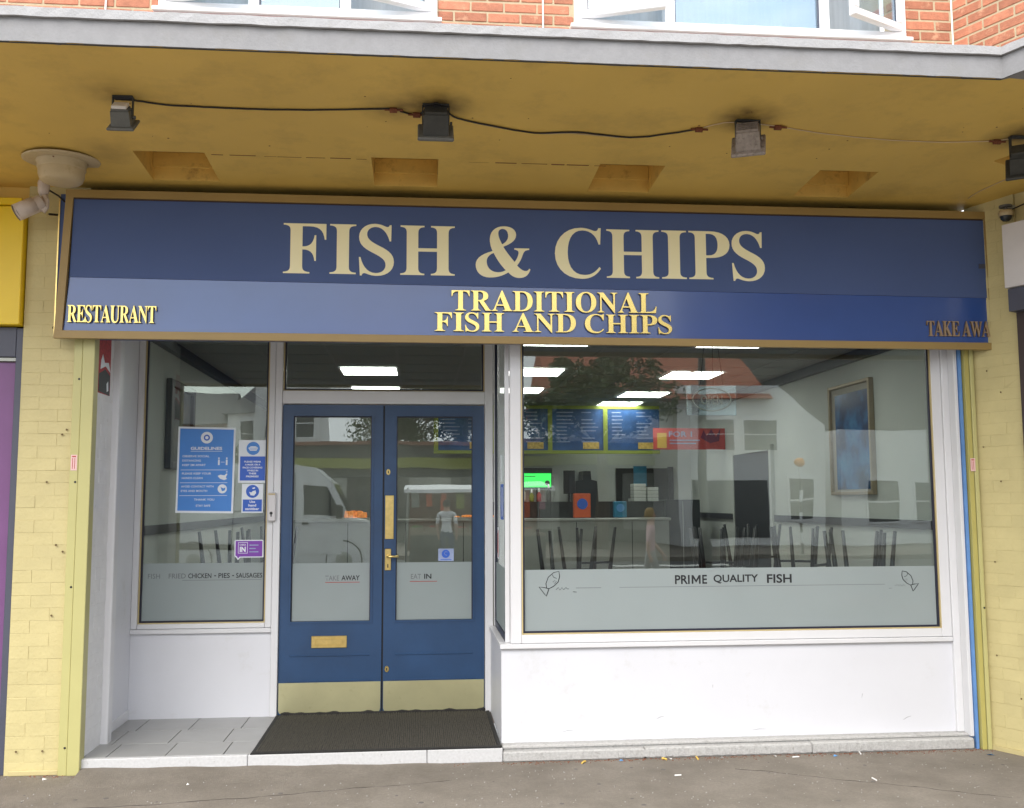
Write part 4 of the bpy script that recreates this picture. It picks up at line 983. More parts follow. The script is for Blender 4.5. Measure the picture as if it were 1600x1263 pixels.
part('hands_icon', MB().prism([(-1.458, 1.795), (-1.44, 1.805), (-1.41, 1.80), (-1.395, 1.815), (-1.388, 1.81), (-1.40, 1.785), (-1.39, 1.775), (-1.41, 1.765), (-1.44, 1.775)], YP, YP+.0004).prism([(-1.402, 1.822), (-1.395, 1.83), (-1.388, 1.828), (-1.39, 1.822)], YP, YP+.0004), 'poster_white', gp)
part('face_icon', disc(-1.423, 1.702, .033, YP), 'poster_white', gp)
part('face_detail', MB().prism([(-1.435, 1.715), (-1.415, 1.705), (-1.40, 1.712), (-1.405, 1.69), (-1.425, 1.685)], YP-.0006, YP-.0002), 'poster_blue', gp)
mk = thing('mask_notice', 'white and blue face mask notice, upper right of the large pale blue poster', 'notice', (-1.21, Y1, 1.745))
part('sheet', MB().box(-1.312, Y1, 1.745, -1.106, Y1+.001, 2.058), 'poster_white', mk)
part('blue_circle', disc(-1.208, 1.997, .048, YP), 'poster_blue', mk)
part('mask_icon', MB().prism([(-1.243, 2.0), (-1.225, 2.012), (-1.19, 2.012), (-1.173, 2.0), (-1.185, 1.98), (-1.23, 1.98)], YP-.0006, YP-.0002), 'poster_white', mk)
part('mask_pleat', MB().box(-1.235, YP-.001, 1.998, -1.181, YP-.0007, 2.001).box(-1.232, YP-.001, 1.989, -1.184, YP-.0007, 1.992), 'poster_blue', mk)
part('blue_block', MB().box(-1.300, YP, 1.762, -1.120, YP+.0004, 1.938), 'sign_blue', mk)
for i, (s_, w) in enumerate((('PLEASE WEAR', .12), ('A MASK OR A', .11), ('FACE COVERING', .14), ('WHILE IN', .08), ('THESE', .055), ('PREMISES', .09))):
    z = 1.893-i*.0215; text('lettering', s_, -1.21-w/2, -1.21+w/2, z, z+.013, YP-.0006, 'poster_white', mk, bold=.03)
sn = thing('sanitiser_notice', 'small white and blue Use hand sanitiser notice under the mask notice', 'notice', (-1.2, Y1, 1.528))
part('sheet', MB().box(-1.283, Y1, 1.527, -1.130, Y1+.001, 1.738), 'poster_white', sn)
part('blue_circle', disc(-1.206, 1.683, .047, YP), 'sign_blue', sn)
part('hand_icon', MB().prism([(-1.23, 1.68), (-1.215, 1.675), (-1.205, 1.685), (-1.185, 1.69), (-1.18, 1.67), (-1.195, 1.652), (-1.22, 1.655)], YP-.0006, YP-.0002).prism([(-1.21, 1.708), (-1.19, 1.714), (-1.188, 1.704), (-1.205, 1.70)], YP-.0006, YP-.0002), 'poster_white', sn)
part('blue_block', MB().box(-1.274, YP, 1.537, -1.138, YP+.0004, 1.624), 'sign_blue', sn)
for s_, w, z in (('Use', .04, 1.599), ('hand', .055, 1.573), ('sanitiser', .10, 1.547)): text('lettering', s_, -1.206-w/2, -1.206+w/2, z, z+.018, YP-.0006, 'poster_white', sn, bold=.03)
pp = thing('check_in_sticker', 'purple speech bubble sticker reading IN, low on the left window', 'sticker', (-1.22, Y1, 1.19))
part('white_bubble', MB().prism([(-1.325, 1.215), (-1.312, 1.205), (-1.300, 1.187), (-1.285, 1.205), (-1.122, 1.205), (-1.118, 1.212), (-1.120, 1.325), (-1.127, 1.332), (-1.32, 1.332), (-1.327, 1.325)], Y1, Y1+.001), 'poster_white', pp)
part('purple_bubble', MB().prism([(-1.318, 1.220), (-1.306, 1.212), (-1.300, 1.198), (-1.288, 1.212), (-1.128, 1.212), (-1.128, 1.325), (-1.318, 1.325)], YP, YP+.0004), 'purple', pp)
bx = MB(); 
for a in ((-1.300, 1.235, -1.297, 1.315), (-1.235, 1.235, -1.232, 1.315), (-1.297, 1.312, -1.235, 1.315), (-1.297, 1.235, -1.235, 1.238)): bx.box(a[0], YP-.0008, a[1], a[2], YP-.0004, a[3])
part('outline_box', bx, 'poster_white', pp)
text('lettering', 'IN', -1.288, -1.246, 1.245, 1.283, YP-.0008, 'poster_white', pp, bold=.04)
text('lettering', 'CHECK', -1.290, -1.244, 1.291, 1.303, YP-.0008, 'poster_white', pp, bold=.02)
part('small_print', MB().box(-1.220, YP-.0008, 1.290, -1.155, YP-.0004, 1.298).box(-1.220, YP-.0008, 1.266, -1.175, YP-.0004, 1.274).box(-1.220, YP-.0008, 1.242, -1.155, YP-.0004, 1.250), 'menu_pale', pp)
ds = thing('door_sticker', 'small white sticker with blue disc low on the right door glass', 'sticker', (.2, D-.003, 1.18))
part('sheet', MB().box(.148, D-.003, 1.168, .262, D-.002, 1.258), 'menu_pale', ds)
part('blue_disc', disc(.203, 1.220, .030, D-.0035), 'sign_blue', ds)
part('blue_line', MB().box(.165, D-.0035, 1.176, .245, D-.0031, 1.181), 'sign_blue', ds)
part('swirl', MB().tube([(.215, D-.0042, 1.232), (.203, D-.0042, 1.237), (.193, D-.0042, 1.226), (.198, D-.0042, 1.212), (.212, D-.0042, 1.210)], .002, 5), 'menu_pale', ds)

# hanging OPEN sign seen from behind inside the wide window
hs = thing('open_sign', 'oval edged hanging OPEN board, seen from behind, on wires inside the wide window', 'sign', (2.0, .35, 2.18))
part('board', MB().box(1.83, .34, 2.185, 2.18, .352, 2.40, bev=.005), 'upper_glass', hs)
el = [(2.005+.135*math.cos(i*math.pi/16), .336, 2.295+.078*math.sin(i*math.pi/16)) for i in range(33)]
part('oval_tube', MB().tube(el, .0045, 6), 'steel', hs, True)
text('lettering', 'OPEN', 1.93, 2.08, 2.26, 2.325, .337, 'steel', hs)
for v in hs.children[-1].data.vertices: v.co.x = -(v.co.x-.005)+.005
part('wire', MB().tube([(1.93, .345, 2.40), (1.985, .345, 2.9)], .0022, 5).tube([(2.02, .345, 2.40), (2.02, .345, 2.9)], .0022, 5).tube([(2.09, .345, 2.40), (2.03, .345, 2.9)], .0022, 5), 'cable_black', hs)

# ================================================================== INTERIOR
ZC = 2.93; BX = 3.9; LX = -2.06; BY = 7.7
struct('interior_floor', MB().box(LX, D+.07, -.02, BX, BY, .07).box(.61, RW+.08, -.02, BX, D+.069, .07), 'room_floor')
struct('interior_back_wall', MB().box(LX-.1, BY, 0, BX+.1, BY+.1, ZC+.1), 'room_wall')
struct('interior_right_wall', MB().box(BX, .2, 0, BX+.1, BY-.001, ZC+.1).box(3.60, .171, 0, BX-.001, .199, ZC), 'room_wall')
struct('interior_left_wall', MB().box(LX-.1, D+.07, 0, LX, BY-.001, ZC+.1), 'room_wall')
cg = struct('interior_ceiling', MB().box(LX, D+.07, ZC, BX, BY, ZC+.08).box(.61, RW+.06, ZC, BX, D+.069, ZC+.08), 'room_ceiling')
gr = MB()
x = -2.0
while x < 3.9: gr.box(x-.012, RW+.1 if x > .7 else D+.1, ZC-.004, x+.012, BY-.02, ZC-.0005); x += .6
y = .9
while y < 7.6: gr.box(LX+.01 if y > D+.1 else .7, y-.012, ZC-.0046, BX-.01, y+.012, ZC-.0012); y += .6
part('ceiling_grid', gr, 'ceiling_bar', cg)
cor = MB().box(BX-.06, .3, 2.84, BX-.001, BY-.01, 2.925).box(LX+.001, D+.08, 2.84, LX+.06, BY-.01, 2.925)
struct('cornice', cor, 'dark_wood')
struct('dado_rail', MB().box(BX-.03, .25, 1.375, BX-.001, 4.3, 1.445).box(BX-.03, 5.7, 1.375, BX-.001, BY-.01, 1.445).box(LX+.001, D+.1, 1.36, LX+.03, BY-.01, 1.43).box(3.1, BY-.03, 1.375, BX-.031, BY-.001, 1.445), 'dark_wood')
cl = None
for x, y, lab in ((-.5, 3.78, 'ceiling light panel above the doors, nearer of the two'), (-.5, 5.45, 'ceiling light panel above the doors, farther of the two'), (1.18, 3.75, 'ceiling light panel at the left of the wide window, nearer one'), (1.18, 5.42, 'ceiling light panel at the left of the wide window, farther one'), (2.86, 3.9, 'largest bright ceiling light panel seen in the wide window'), (2.78, 5.8, 'ceiling light panel in the wide window, second from the front'), (2.72, 7.0, 'smallest pale ceiling light panel, just above the menu boards'), (1.15, 1.72, 'thin bright edge of light panel under the sign, left one'), (2.65, 1.72, 'thin bright edge of light panel under the sign, right one')):
    if cl is None:
        cl = thing('ceiling_light', lab, 'ceiling light', (x, y, ZC-.006), 'square light panels in the shop ceiling')
        part('frame', MB().box(x-.3, y-.3, ZC-.012, x+.3, y-.275, ZC-.006).box(x-.3, y+.275, ZC-.012, x+.3, y+.3, ZC-.006).box(x-.3, y-.274, ZC-.012, x-.275, y+.274, ZC-.006).box(x+.275, y-.274, ZC-.012, x+.3, y+.274, ZC-.006), 'upvc', cl)
        part('diffuser', MB().box(x-.275, y-.275, ZC-.010, x+.275, y+.275, ZC-.0065), 'panel_light', cl)
    else: dup(cl, (x, y, ZC-.006), 0, lab)
# menu boards
mb_ = thing('menu_board', 'long backboard of three blue menu panels in a lime green frame above the counter', 'menu board', (2.2, 7, 2.25))
part('frame', MB().box(.2, 7.0, 2.245, 3.28, 7.06, 2.29).box(.2, 7.0, 2.855, 3.28, 7.06, 2.90).box(1.74, 7.0, 2.291, 1.80, 7.06, 2.854).box(2.50, 7.0, 2.291, 2.56, 7.06, 2.854).box(.2, 7.0, 2.291, .26, 7.06, 2.854).box(.98, 7.0, 2.291, 1.04, 7.06, 2.854), 'green_trim', mb_)
for a, b in ((.26, .98), (1.04, 1.74), (1.80, 2.50), (2.56, 3.28)):
    p_ = part('menu_panel', MB().box(a, 7.01, 2.291, b, 7.05, 2.854), 'menu_blue', mb_)
    tx = MB(); 
    for r_ in range(9):
        z = 2.80-r_*.05
        for c0 in (.06, .40):
            if random.random() < .85: tx.box(a+c0, 7.006, z, a+c0+random.uniform(.12, .24), 7.0095, z+.014)
    part('menu_print', tx, 'menu_pale', p_)
    part('menu_picture', MB().box(a+.42, 7.004, 2.31, a+.64, 7.0058, 2.40), 'menu_yellow', p_)
bn = thing('banner', 'red promotional banner with white lettering hanging right of the menu boards', 'banner', (3.4, 6, 2.2))
part('sheet', MB().box(2.95, 6.0, 2.25, 3.88, 6.01, 2.52), 'banner_red', bn)
part('lettering_block', MB().box(3.0, 5.996, 2.27, 3.12, 5.9995, 2.46), 'banner_gold', bn)
text('lettering', 'FOR 1', 3.15, 3.45, 2.41, 2.48, 5.996, 'menu_pale', bn, bold=.02)
part('small_print', MB().box(3.16, 5.996, 2.36, 3.55, 5.9995, 2.375).box(3.16, 5.996, 2.32, 3.5, 5.9995, 2.335), 'menu_pale', bn)
part('dark_motif', MB().prism([(3.56, 2.40), (3.60, 2.50), (3.64, 2.42), (3.70, 2.51), (3.76, 2.41), (3.82, 2.52), (3.80, 2.36), (3.68, 2.33)], 5.996, 5.9995), 'banner_dark', bn)
# counter
ct = thing('serving_counter', 'long steel serving counter with dark glazed top at the back of the shop', 'counter', (1, 6.2, .07))
part('front_panel', MB().box(-1.6, 5.95, .07, 3.12, 6.0, 1.36), 'steel', ct)
part('top', MB().box(-1.62, 5.93, 1.36, 3.14, 6.5, 1.395, bev=.005), 'steel', ct)
part('food_cabinet', MB().box(.9, 6.1, 1.396, 3.10, 6.45, 1.60), 'counter_black', ct)
part('heated_shelf', MB().box(-1.0, 6.05, 1.396, -.42, 6.4, 1.41), 'steel', ct)
for i, x in enumerate((-1.55, -.85, -.15, .55, 1.25, 1.95, 2.65)): part('panel_joint', MB().box(x-.004, 5.947, .1, x+.004, 5.9498, 1.35), 'counter_black', ct)
for x, w, h_, mm, nm, lab in ((-.93, .30, .09, 'food_glow', 'food_tray', 'orange tray of hot food with added glow on the counter, left one'), (-.55, .28, .08, 'food_glow', 'food_tray', 'orange tray of hot food with added glow on the counter, right one'), (.45, .6, .03, 'food_glow', 'food_tray', 'long thin tray of hot food with added glow, seen through the right door')):
    b = MB()
    for k_ in range(26): 
        a = random.uniform(0, w-.06); b.box(x+a, 6.06+random.uniform(0, .2), 1.412, x+a+.06, 6.12+random.uniform(0, .2), 1.412+h_*random.uniform(.4, 1), bev=.006)
    t_ = thing(nm, lab, 'food tray', (x+w/2, 6.2, 1.41), 'hot food trays on the counter')
    part('food', b, mm, t_); part('tray', MB().box(x-.02, 6.04, 1.3965, x+w+.02, 6.42, 1.411), 'steel', t_)
for x0, x1, y, z0, z1, mm, dm_, lab in ((1.93, 2.14, 6.0, 1.40, 1.70, 'orange_box', 'sign_blue', 'orange charity box with a blue disc on the counter'), (2.44, 2.60, 6.02, 1.40, 1.60, 'teal_box', 'wrapper_blue', 'small teal box on the counter right of the orange box')):
    b = thing('counter_box', lab, 'box', ((x0+x1)/2, y, z0))
    part('body', MB().box(x0, y, z0, x1, y+.09, z1, bev=.006), mm, b); part('disc', disc((x0+x1)/2, (z0+z1)/2+.02, (x1-x0)*.32, y-.002), dm_, b)
sc_ = thing('till_screen', 'bright green till screen on a black stand above the counter', 'screen', (1.53, 6.45, 1.4))
part('bezel', MB().box(1.33, 6.45, 1.765, 1.72, 6.49, 2.035, bev=.005), 'black_metal', sc_)
part('display', MB().box(1.345, 6.447, 1.785, 1.705, 6.4498, 1.965), 'screen_green', sc_)
part('stand', MB().box(1.515, 6.46, 1.40, 1.545, 6.48, 1.765).box(1.45, 6.42, 1.397, 1.61, 6.5, 1.41), 'black_metal', sc_)
part('display_print', disc(1.655, 1.84, .032, 6.4445).box(1.36, 6.4445, 1.92, 1.5, 6.446, 1.928), 'counter_black', sc_)
t2 = thing('till', 'dark back of a second till on a thin stand beside the green screen', 'till', (1.95, 6.4, 1.4))
part('bezel', MB().box(1.86, 6.4, 1.70, 2.01, 6.43, 2.0, bev=.005), 'black_metal', t2); part('stand', MB().box(1.92, 6.41, 1.397, 1.945, 6.43, 1.70), 'black_metal', t2)
hood = thing('extractor_hood', 'black bottle shaped extractor flue behind the counter', 'extractor', (2.3, 7.6, 1.4))
part('hood', MB().prism([(2.13, 1.2), (2.50, 1.2), (2.46, 1.88), (2.38, 1.9), (2.37, 2.02), (2.27, 2.02), (2.26, 1.9), (2.16, 1.88)], 7.3, 7.69), 'counter_black', hood)
dw = thing('kitchen_hatch', 'dark kitchen doorway with row of small tiles and a blue notice on the back wall', 'doorway', (3.1, 7.68, 1.3))
part('opening', MB().box(2.80, 7.66, .07, 3.55, 7.70, 2.07), 'counter_black', dw)
part('door_frame', MB().box(3.555, 7.65, .07, 3.63, 7.699, 2.09), 'dark_wood', dw)
part('notice', MB().box(3.05, 7.65, 1.82, 3.24, 7.659, 2.10), 'teal_box', dw)
for i in range(4): part('pale_tile', MB().box(2.97+i*.11, 7.65, 1.52, 3.06+i*.11, 7.659, 1.64), 'steel', dw)
cab = thing('tall_cupboard', 'tall black cupboard standing beside the counter end', 'cupboard', (3.3, 6.6, .07))
part('body', MB().box(3.17, 6.3, .07, 3.62, 6.8, 1.62, bev=.004), 'counter_black', cab); part('door_gap', MB().box(3.39, 6.297, .1, 3.396, 6.2995, 1.6), 'steel', cab)
rd = thing('side_door', 'dark door in the right hand interior wall behind the wide window', 'door', (3.88, 5, .07))
part('leaf', MB().box(3.87, 4.4, .07, 3.899, 5.65, 2.16), 'dark_wood', rd)
part('frame', MB().box(3.86, 4.33, .07, 3.899, 4.399, 2.22).box(3.86, 5.651, .07, 3.899, 5.70, 2.22).box(3.86, 4.3995, 2.161, 3.899, 5.65, 2.22), 'room_wall', rd)
pc = thing('framed_picture', 'tall framed blue seaside picture on the right interior wall', 'picture', (3.88, 2.3, 1.65))
part('frame', MB().box(3.85, 1.87, 1.65, 3.898, 1.90, 2.66, bev=.004).box(3.85, 2.70, 1.65, 3.898, 2.73, 2.66, bev=.004).box(3.85, 1.901, 1.65, 3.898, 2.699, 1.68, bev=.004).box(3.85, 1.901, 2.63, 3.898, 2.699, 2.66, bev=.004), 'gold_frame', pc)
part('mount', MB().box(3.876, 1.901, 1.681, 3.880, 2.699, 2.629), 'mount', pc)
part('picture', MB().box(3.872, 1.93, 1.70, 3.8755, 2.62, 2.57), 'sea_art', pc)
pc2 = thing('framed_picture', 'tall narrow framed grey picture on the left interior wall', 'picture', (-2.05, 2.4, 1.9))
part('frame', MB().box(LX+.002, 2.0, 1.88, LX+.05, 2.07, 2.62, bev=.005).box(LX+.002, 2.80, 1.88, LX+.05, 2.87, 2.62, bev=.005).box(LX+.002, 2.071, 1.88, LX+.05, 2.799, 1.94, bev=.005).box(LX+.002, 2.071, 2.56, LX+.05, 2.799, 2.62, bev=.005), 'dark_wood', pc2)
part('picture', MB().box(LX+.01, 2.07, 1.94, LX+.02, 2.80, 2.56), 'grey_art', pc2)
# tables with upturned chairs
def table(x, y, lab):
    t_ = thing('cafe_table', lab, 'table', (x, y, .07), 'cafe tables inside the shop')
    part('table_top', MB().box(x-.33, y-.33, .77, x+.33, y+.33, .80, bev=.006), 'table_top', t_)
    part('pedestal', MB().tube([(x, y, .09), (x, y, .77)], .03, 10), 'black_metal', t_, True)
    part('foot', MB().box(x-.22, y-.03, .07, x+.22, y+.03, .09).box(x-.03, y-.22, .0705, x+.03, y+.22, .0895), 'black_metal', t_)
    return t_
chair0 = thing('upturned_chair', '', 'chair', (0, 0, 0), 'upturned chairs on the cafe tables')
q = MB().box(-.19, -.19, .0, .19, .19, .05, bev=.012); part('seat', q, 'seat_red', chair0)
for sx in (-1, 1):
    for sy in (-1, 1): part('leg', MB().tube([(sx*.15, sy*.15, .05), (sx*.20, sy*.20, .56)], [.022, .014], 8), 'black_metal', chair0, True)
part('backrest', MB().tube([(-.16, .19, .02), (-.17, .25, -.38), (.17, .25, -.38), (.16, .19, .02)], .012, 8).box(-.16, .235, -.36, .16, .25, -.20, bev=.006), 'black_metal', chair0)
part('stretcher', MB().box(-.165, -.17, .22, .165, -.155, .24), 'black_metal', chair0)
spots = [(1.28, 2.35, 0, 'left end of the wide window, nearer the glass'), (1.62, 3.3, 1, 'left end of the wide window, farther back'), (2.70, 2.5, 2, 'middle of the wide window'), (3.45, 3.9, 3, 'far table by the right interior wall'), (3.46, 2.6, 4, 'middle table by the right interior wall'), (3.46, 1.35, 5, 'nearest table by the right interior wall, under the picture'), (-1.55, 2.6, 6, 'left window, nearer the glass'), (-1.45, 4.0, 7, 'left window, farther back')]
first = True
for x, y, i, ds_ in spots:
    table(x, y, 'cafe table carrying upturned chairs, '+ds_)
    for k_, (dx, dy, rz_) in enumerate(((-.02, -.16, R(8+i*9)), (.05, .17, R(185-i*7)))[:1 if i in (0, 1, 3, 7) else 2]):
        lab = ('front' if k_ == 0 else 'rear')+' upturned chair, '+ds_
        if first: chair0.location = (x+dx, y+dy, .80); chair0.rotation_euler = (0, 0, rz_); chair0['label'] = lab; first = False
        else: dup(chair0, (x+dx, y+dy, .80), rz_, lab)

# ================================================================== LITTER
lit = [('potato_chip', 'chip_yellow', (1.02, -.075), .05, 'yellow chip dropped at the foot of the step, left one'), ('potato_chip', 'chip_yellow', (1.74, -.05), .06, 'yellow chip dropped at the foot of the step, larger middle one'), ('potato_chip', 'chip_yellow', (1.53, -.055), .035, 'small yellow chip beside a white paper scrap by the step'), ('paper_scrap', 'paper', (1.57, -.04), .03, 'white paper scrap at the foot of the step near the chips'), ('paper_scrap', 'paper', (1.90, -.045), .028, 'white paper scrap right of the larger yellow chip'), ('paper_scrap', 'paper', (2.24, -.05), .026, 'pinkish white scrap at the step below the word FISH'), ('wrapper', 'wrapper_blue', (1.26, -.05), .03, 'tiny blue wrapper at the foot of the step left of the chips'), ('wrapper', 'wrapper_blue', (2.62, -.085), .035, 'blue wrapper on the pavement near the right end of the step'), ('cigarette_butt', 'paper', (2.36, -.09), .045, 'white cigarette butt on the pavement at the right part of the step'), ('cigarette_butt', 'paper', (2.80, -.04), .05, 'white cigarette butt close to the right end of the step'), ('cigarette_butt', 'paper', (1.52, -.42), .04, 'white cigarette butt out on the pavement below the word PRIME'), ('cigarette_butt', 'paper', (2.62, -.62), .05, 'pale cigarette butt out on the pavement at lower right'), ('paper_scrap', 'paper', (-1.78, -.03), .028, 'white scrap at the foot of the left end of the tiled step'), ('paper_scrap', 'paper', (-1.30, -.30), .02, 'white speck of paper on the pavement before the tiled step'), ('wrapper', 'wrapper_blue', (3.60, -.16), .05, 'blue wrapper at the foot of the right brick pillar'), ('paper_scrap', 'paper', (-2.16, -.10), .035, 'white scrap on the pavement beside the left yellow post')]
for nm, mm, (x, y), l, lab in lit:
    a = random.uniform(0, 3.1); dx, dy = math.cos(a)*l/2, math.sin(a)*l/2
    if nm in ('potato_chip',): q = MB().tube([(x-dx, y-dy, .006), (x, y+.004, .008), (x+dx, y+dy, .006)], .0062, 4)
    elif nm == 'cigarette_butt': q = MB().tube([(x-dx, y-dy, .005), (x+dx, y+dy, .005)], .0042, 8)
    else: q = MB().add([(x-dx, y-dy, .001), (x+dy, y-dx*.6, .004), (x+dx, y+dy, .001), (x-dy*.7, y+dx*.6, .010), (x, y, .007)], [(0, 1, 4), (1, 2, 4), (2, 3, 4), (3, 0, 4), (0, 3, 2, 1)])
    solo(nm, q, mm, lab, 'litter' if nm != 'potato_chip' else 'chip', 'litter along the step')
gt = MB()
for _ in range(900):
    x = random.uniform(-2.6, 3.8); y = -random.random()**1.5*1.9 - .01; r_ = random.uniform(.0015, .0045)
    gt.lathe([(r_, 0), (r_*.6, r_*.8), (0, r_)], (x, y, 0.0), 5)
o = part('grit', gt, 'kerb'); o['kind'] = 'stuff'
gt = MB()
for _ in range(900):
    x = random.uniform(-2.3, 3.7); y = -.012-abs(random.gauss(0, .03)); r_ = random.uniform(.002, .007)
    gt.lathe([(r_, 0), (r_*.6, r_*.4), (0, r_*.5)], (x, y, 0.0), 5)
o = part('grime', gt, 'rust'); o['kind'] = 'stuff'

gt = MB()
for _ in range(60):
    x = random.uniform(-2.6, 3.9); y = random.uniform(-1.5, -.05); r_ = random.uniform(.006, .016)
    gt.lathe([(0, .0016), (r_*.7, .0014), (r_, .0001)], (x, y, 0), 9)
o = part('gum_spots', gt, 'gum', None); o['kind'] = 'stuff'
for (p0, p1, n_) in (((-1.9, -.72), (.2, -.40), 34), ((1.9, -.3), (3.2, -1.1), 28)):
    pts = []; jx = 0
    for i in range(n_+1):
        t_ = i/n_; jx += random.uniform(-.016, .016)
        pts.append((p0[0]+(p1[0]-p0[0])*t_, p0[1]+(p1[1]-p0[1])*t_+jx, -.0006))
    q = MB().tube(pts, [.0022*random.uniform(.5, 1.4) for _ in pts], 5)
    o = part('pavement_crack', q, 'cable_black'); o['kind'] = 'structure'
# scuffs on the white panel
for x, z, l, a_ in ((1.55, .22, .05, .3), (2.9, .33, .03, 1.3), (.95, .15, .07, .1), (2.2, .13, .09, .05), (3.2, .18, .06, .4), (1.9, .41, .02, 1.5)):
    dx, dz = math.cos(a_)*l/2, math.sin(a_)*l/2
    part('scuff_mark', MB().tube([(x-dx, RW-.0042, z-dz), (x, RW-.0042, z+.004), (x+dx, RW-.0042, z+dz)], [.0006, .0013, .0006], 5), 'scuff', sf)
# bits and pieces on and behind the counter
for i in range(7):
    x = 1.0+i*.105+random.uniform(-.01, .01); h_ = random.uniform(.12, .2); mm = ('sticker_red', 'chip_yellow', 'house_brick', 'room_wall', 'olive', 'seat_red', 'shop_dark')[i]
    b = thing('sauce_bottle', ('red', 'yellow', 'brown', 'white', 'green', 'crimson', 'black')[i]+' sauce bottle standing on the dark food cabinet', 'bottle', (x, 6.2, 1.6), 'sauce bottles on the food cabinet')
    part('bottle', MB().lathe([(0, 0), (.028, 0), (.03, .02), (.03, h_*.65), (.012, h_*.85), (.012, h_*.9)], (x, 6.2, 1.601), 12), mm, b, True)
    part('cap', MB().lathe([(.013, 0), (.013, .02), (.004, .05), (0, .05)], (x, 6.2, 1.601+h_*.9), 10), 'upvc', b, True)
for i, (x, w_) in enumerate(((2.72, .16), (2.90, .14))):
    b = thing('box_stack', ('left', 'right')[i]+' stack of flat white takeaway boxes on the dark food cabinet', 'box stack', (x, 6.2, 1.6), 'takeaway boxes on the cabinet')
    for k_ in range(5-i): part('takeaway_box', MB().box(x, 6.15, 1.601+k_*.045, x+w_, 6.35, 1.642+k_*.045, bev=.004), 'room_wall', b)
fr = thing('fryer_range', 'steel fryer range with three pans and dark splashback behind the counter', 'fryer', (.4, 7.3, .07))
part('body', MB().box(-1.2, 7.1, .07, 1.9, 7.65, 1.25, bev=.005), 'steel', fr)
part('splashback', MB().box(-1.2, 7.6, 1.25, 1.9, 7.66, 1.95), 'steel', fr)
for i in range(3): part('pan_lid', MB().box(-1.0+i*.95, 7.12, 1.252, -.2+i*.95, 7.5, 1.30, bev=.01), 'counter_black', fr)
for i in range(6): part('control_knob', MB().lathe([(0, .03), (.025, .03), (.03, 0)], (-.9+i*.5, 7.1, 1.12), 12, (0, -1, 0)), 'black_metal', fr)

# ================================================================== THE STREET BEHIND THE CAMERA (seen in the glass)
def windows(par, xs, zs_, w, h, y, mm='far_glass'):
    for x in xs:
        for z in zs_:
            f = part('window', MB().box(x-.07, y, z-.07, x+w+.07, y+.05, z+h+.07), 'upvc', par)
            part('pane', MB().box(x, y+.05, z, x+w, y+.06, z+h*.48).box(x, y+.05, z+h*.52, x+w, y+.06, z+h), mm, f)
h1 = thing('house', 'white rendered house with hipped slate roof reflected in the left window', 'house', (-10.5, -52, 0))
part('wall', MB().box(-11.0, -58, 0, -6.9, -50, 6.8), 'house_white', h1)
part('roof', MB().add([(-11.4, -50-.0+.3, 6.8), (-6.6, -49.7, 6.8), (-6.6, -58, 6.8), (-11.4, -58, 6.8), (-9.6, -54, 9.2), (-8.4, -54, 9.2)], [(0, 1, 5, 4), (1, 2, 5), (2, 3, 4, 5), (3, 0, 4), (0, 3, 2, 1)]), 'roof_slate', h1)
windows(h1, (-10.2, -8.4), (4.9, 1.6), .8, 1.4, -50)
h2 = thing('house', 'brown brick house with low slate roof reflected at the left of the left window', 'house', (-13.5, -52, 0))
part('wall', MB().box(-19, -58, 0, -11.05, -50.5, 6.2), 'house_brick', h2)
part('roof', MB().prism([(-50.2, 6.2), (-54, 8.4), (-58.3, 6.2)], -19, -11.06, 'x'), 'roof_slate', h2)
windows(h2, (-17.5, -15, -12.9), (4.2, 1.4), .9, 1.3, -50.5)
h3 = thing('house', 'tall white town house with sash windows reflected in the left door', 'house', (-7.5, -45, 0))
part('wall', MB().box(-8.5, -49.9, 0, -5.2, -44, 8.6), 'house_white', h3)
part('parapet', MB().box(-8.6, -50, 8.6, -5.1, -43.9, 8.9), 'house_white', h3)
windows(h3, (-7.9, -6.35), (5.0, 2.6), .85, 1.4, -44)
fb = thing('shop_parade', 'low flat roofed parade with an olive green fascia reflected in the doors', 'building', (1, -33, 0))
part('wall', MB().box(-5, -38, 0, 10, -32, 3.9), 'shop_dark', fb)
part('fascia', MB().box(-5.1, -32, 2.95, 10.1, -31.6, 3.35), 'olive', fb)
part('roof_edge', MB().box(-5.2, -38.2, 3.9, 10.2, -31.8, 4.05), 'house_brick', fb)
for i in range(7): part('shop_window', MB().box(-4.6+i*2.1, -32, .5, -2.9+i*2.1, -31.95, 2.6), 'far_glass' if i % 2 else 'steel', fb)
h4 = thing('house', 'white house with red tiled roof and sloping gable reflected in the wide window', 'house', (12, -30, 0))
part('wall', MB().prism([(9.2, 0), (14.6, 0), (14.6, 4.3), (12.9, 5.75), (9.2, 5.75)], -36, -28), 'house_white', h4)
part('roof', MB().prism([(-27.6, 5.25), (-32, 7.6), (-36.4, 5.25)], 4.6, 12.6, 'x'), 'roof_red', h4)
part('side_wall', MB().box(4.8, -35, 3.9, 9.19, -28.6, 5.24), 'house_white', h4)
windows(h4, (10.0, 11.6), (3.4,), 1.2, 1.1, -28); windows(h4, (13.2,), (1.0,), .9, 1.4, -28)
part('shop_opening', MB().box(9.7, -28, .3, 12.4, -27.96, 2.3), 'far_glass', h4)
h5 = thing('house', 'plain white commercial building reflected right of the side door', 'house', (20, -30, 0))
part('wall', MB().box(15.6, -36, 0, 24, -29, 4.2), 'house_white', h5); windows(h5, (16.6, 18.4, 20.2), (.8,), 1.1, 1.5, -29)
h6 = thing('house', 'added tall dark block that dims reflections behind the white commercial building', 'house', (24, -42, 0))  # dark mass added to keep bright sky out of the window reflection
part('wall', MB().box(14.9, -50, 0, 40, -40, 15), 'shop_dark', h6); pass
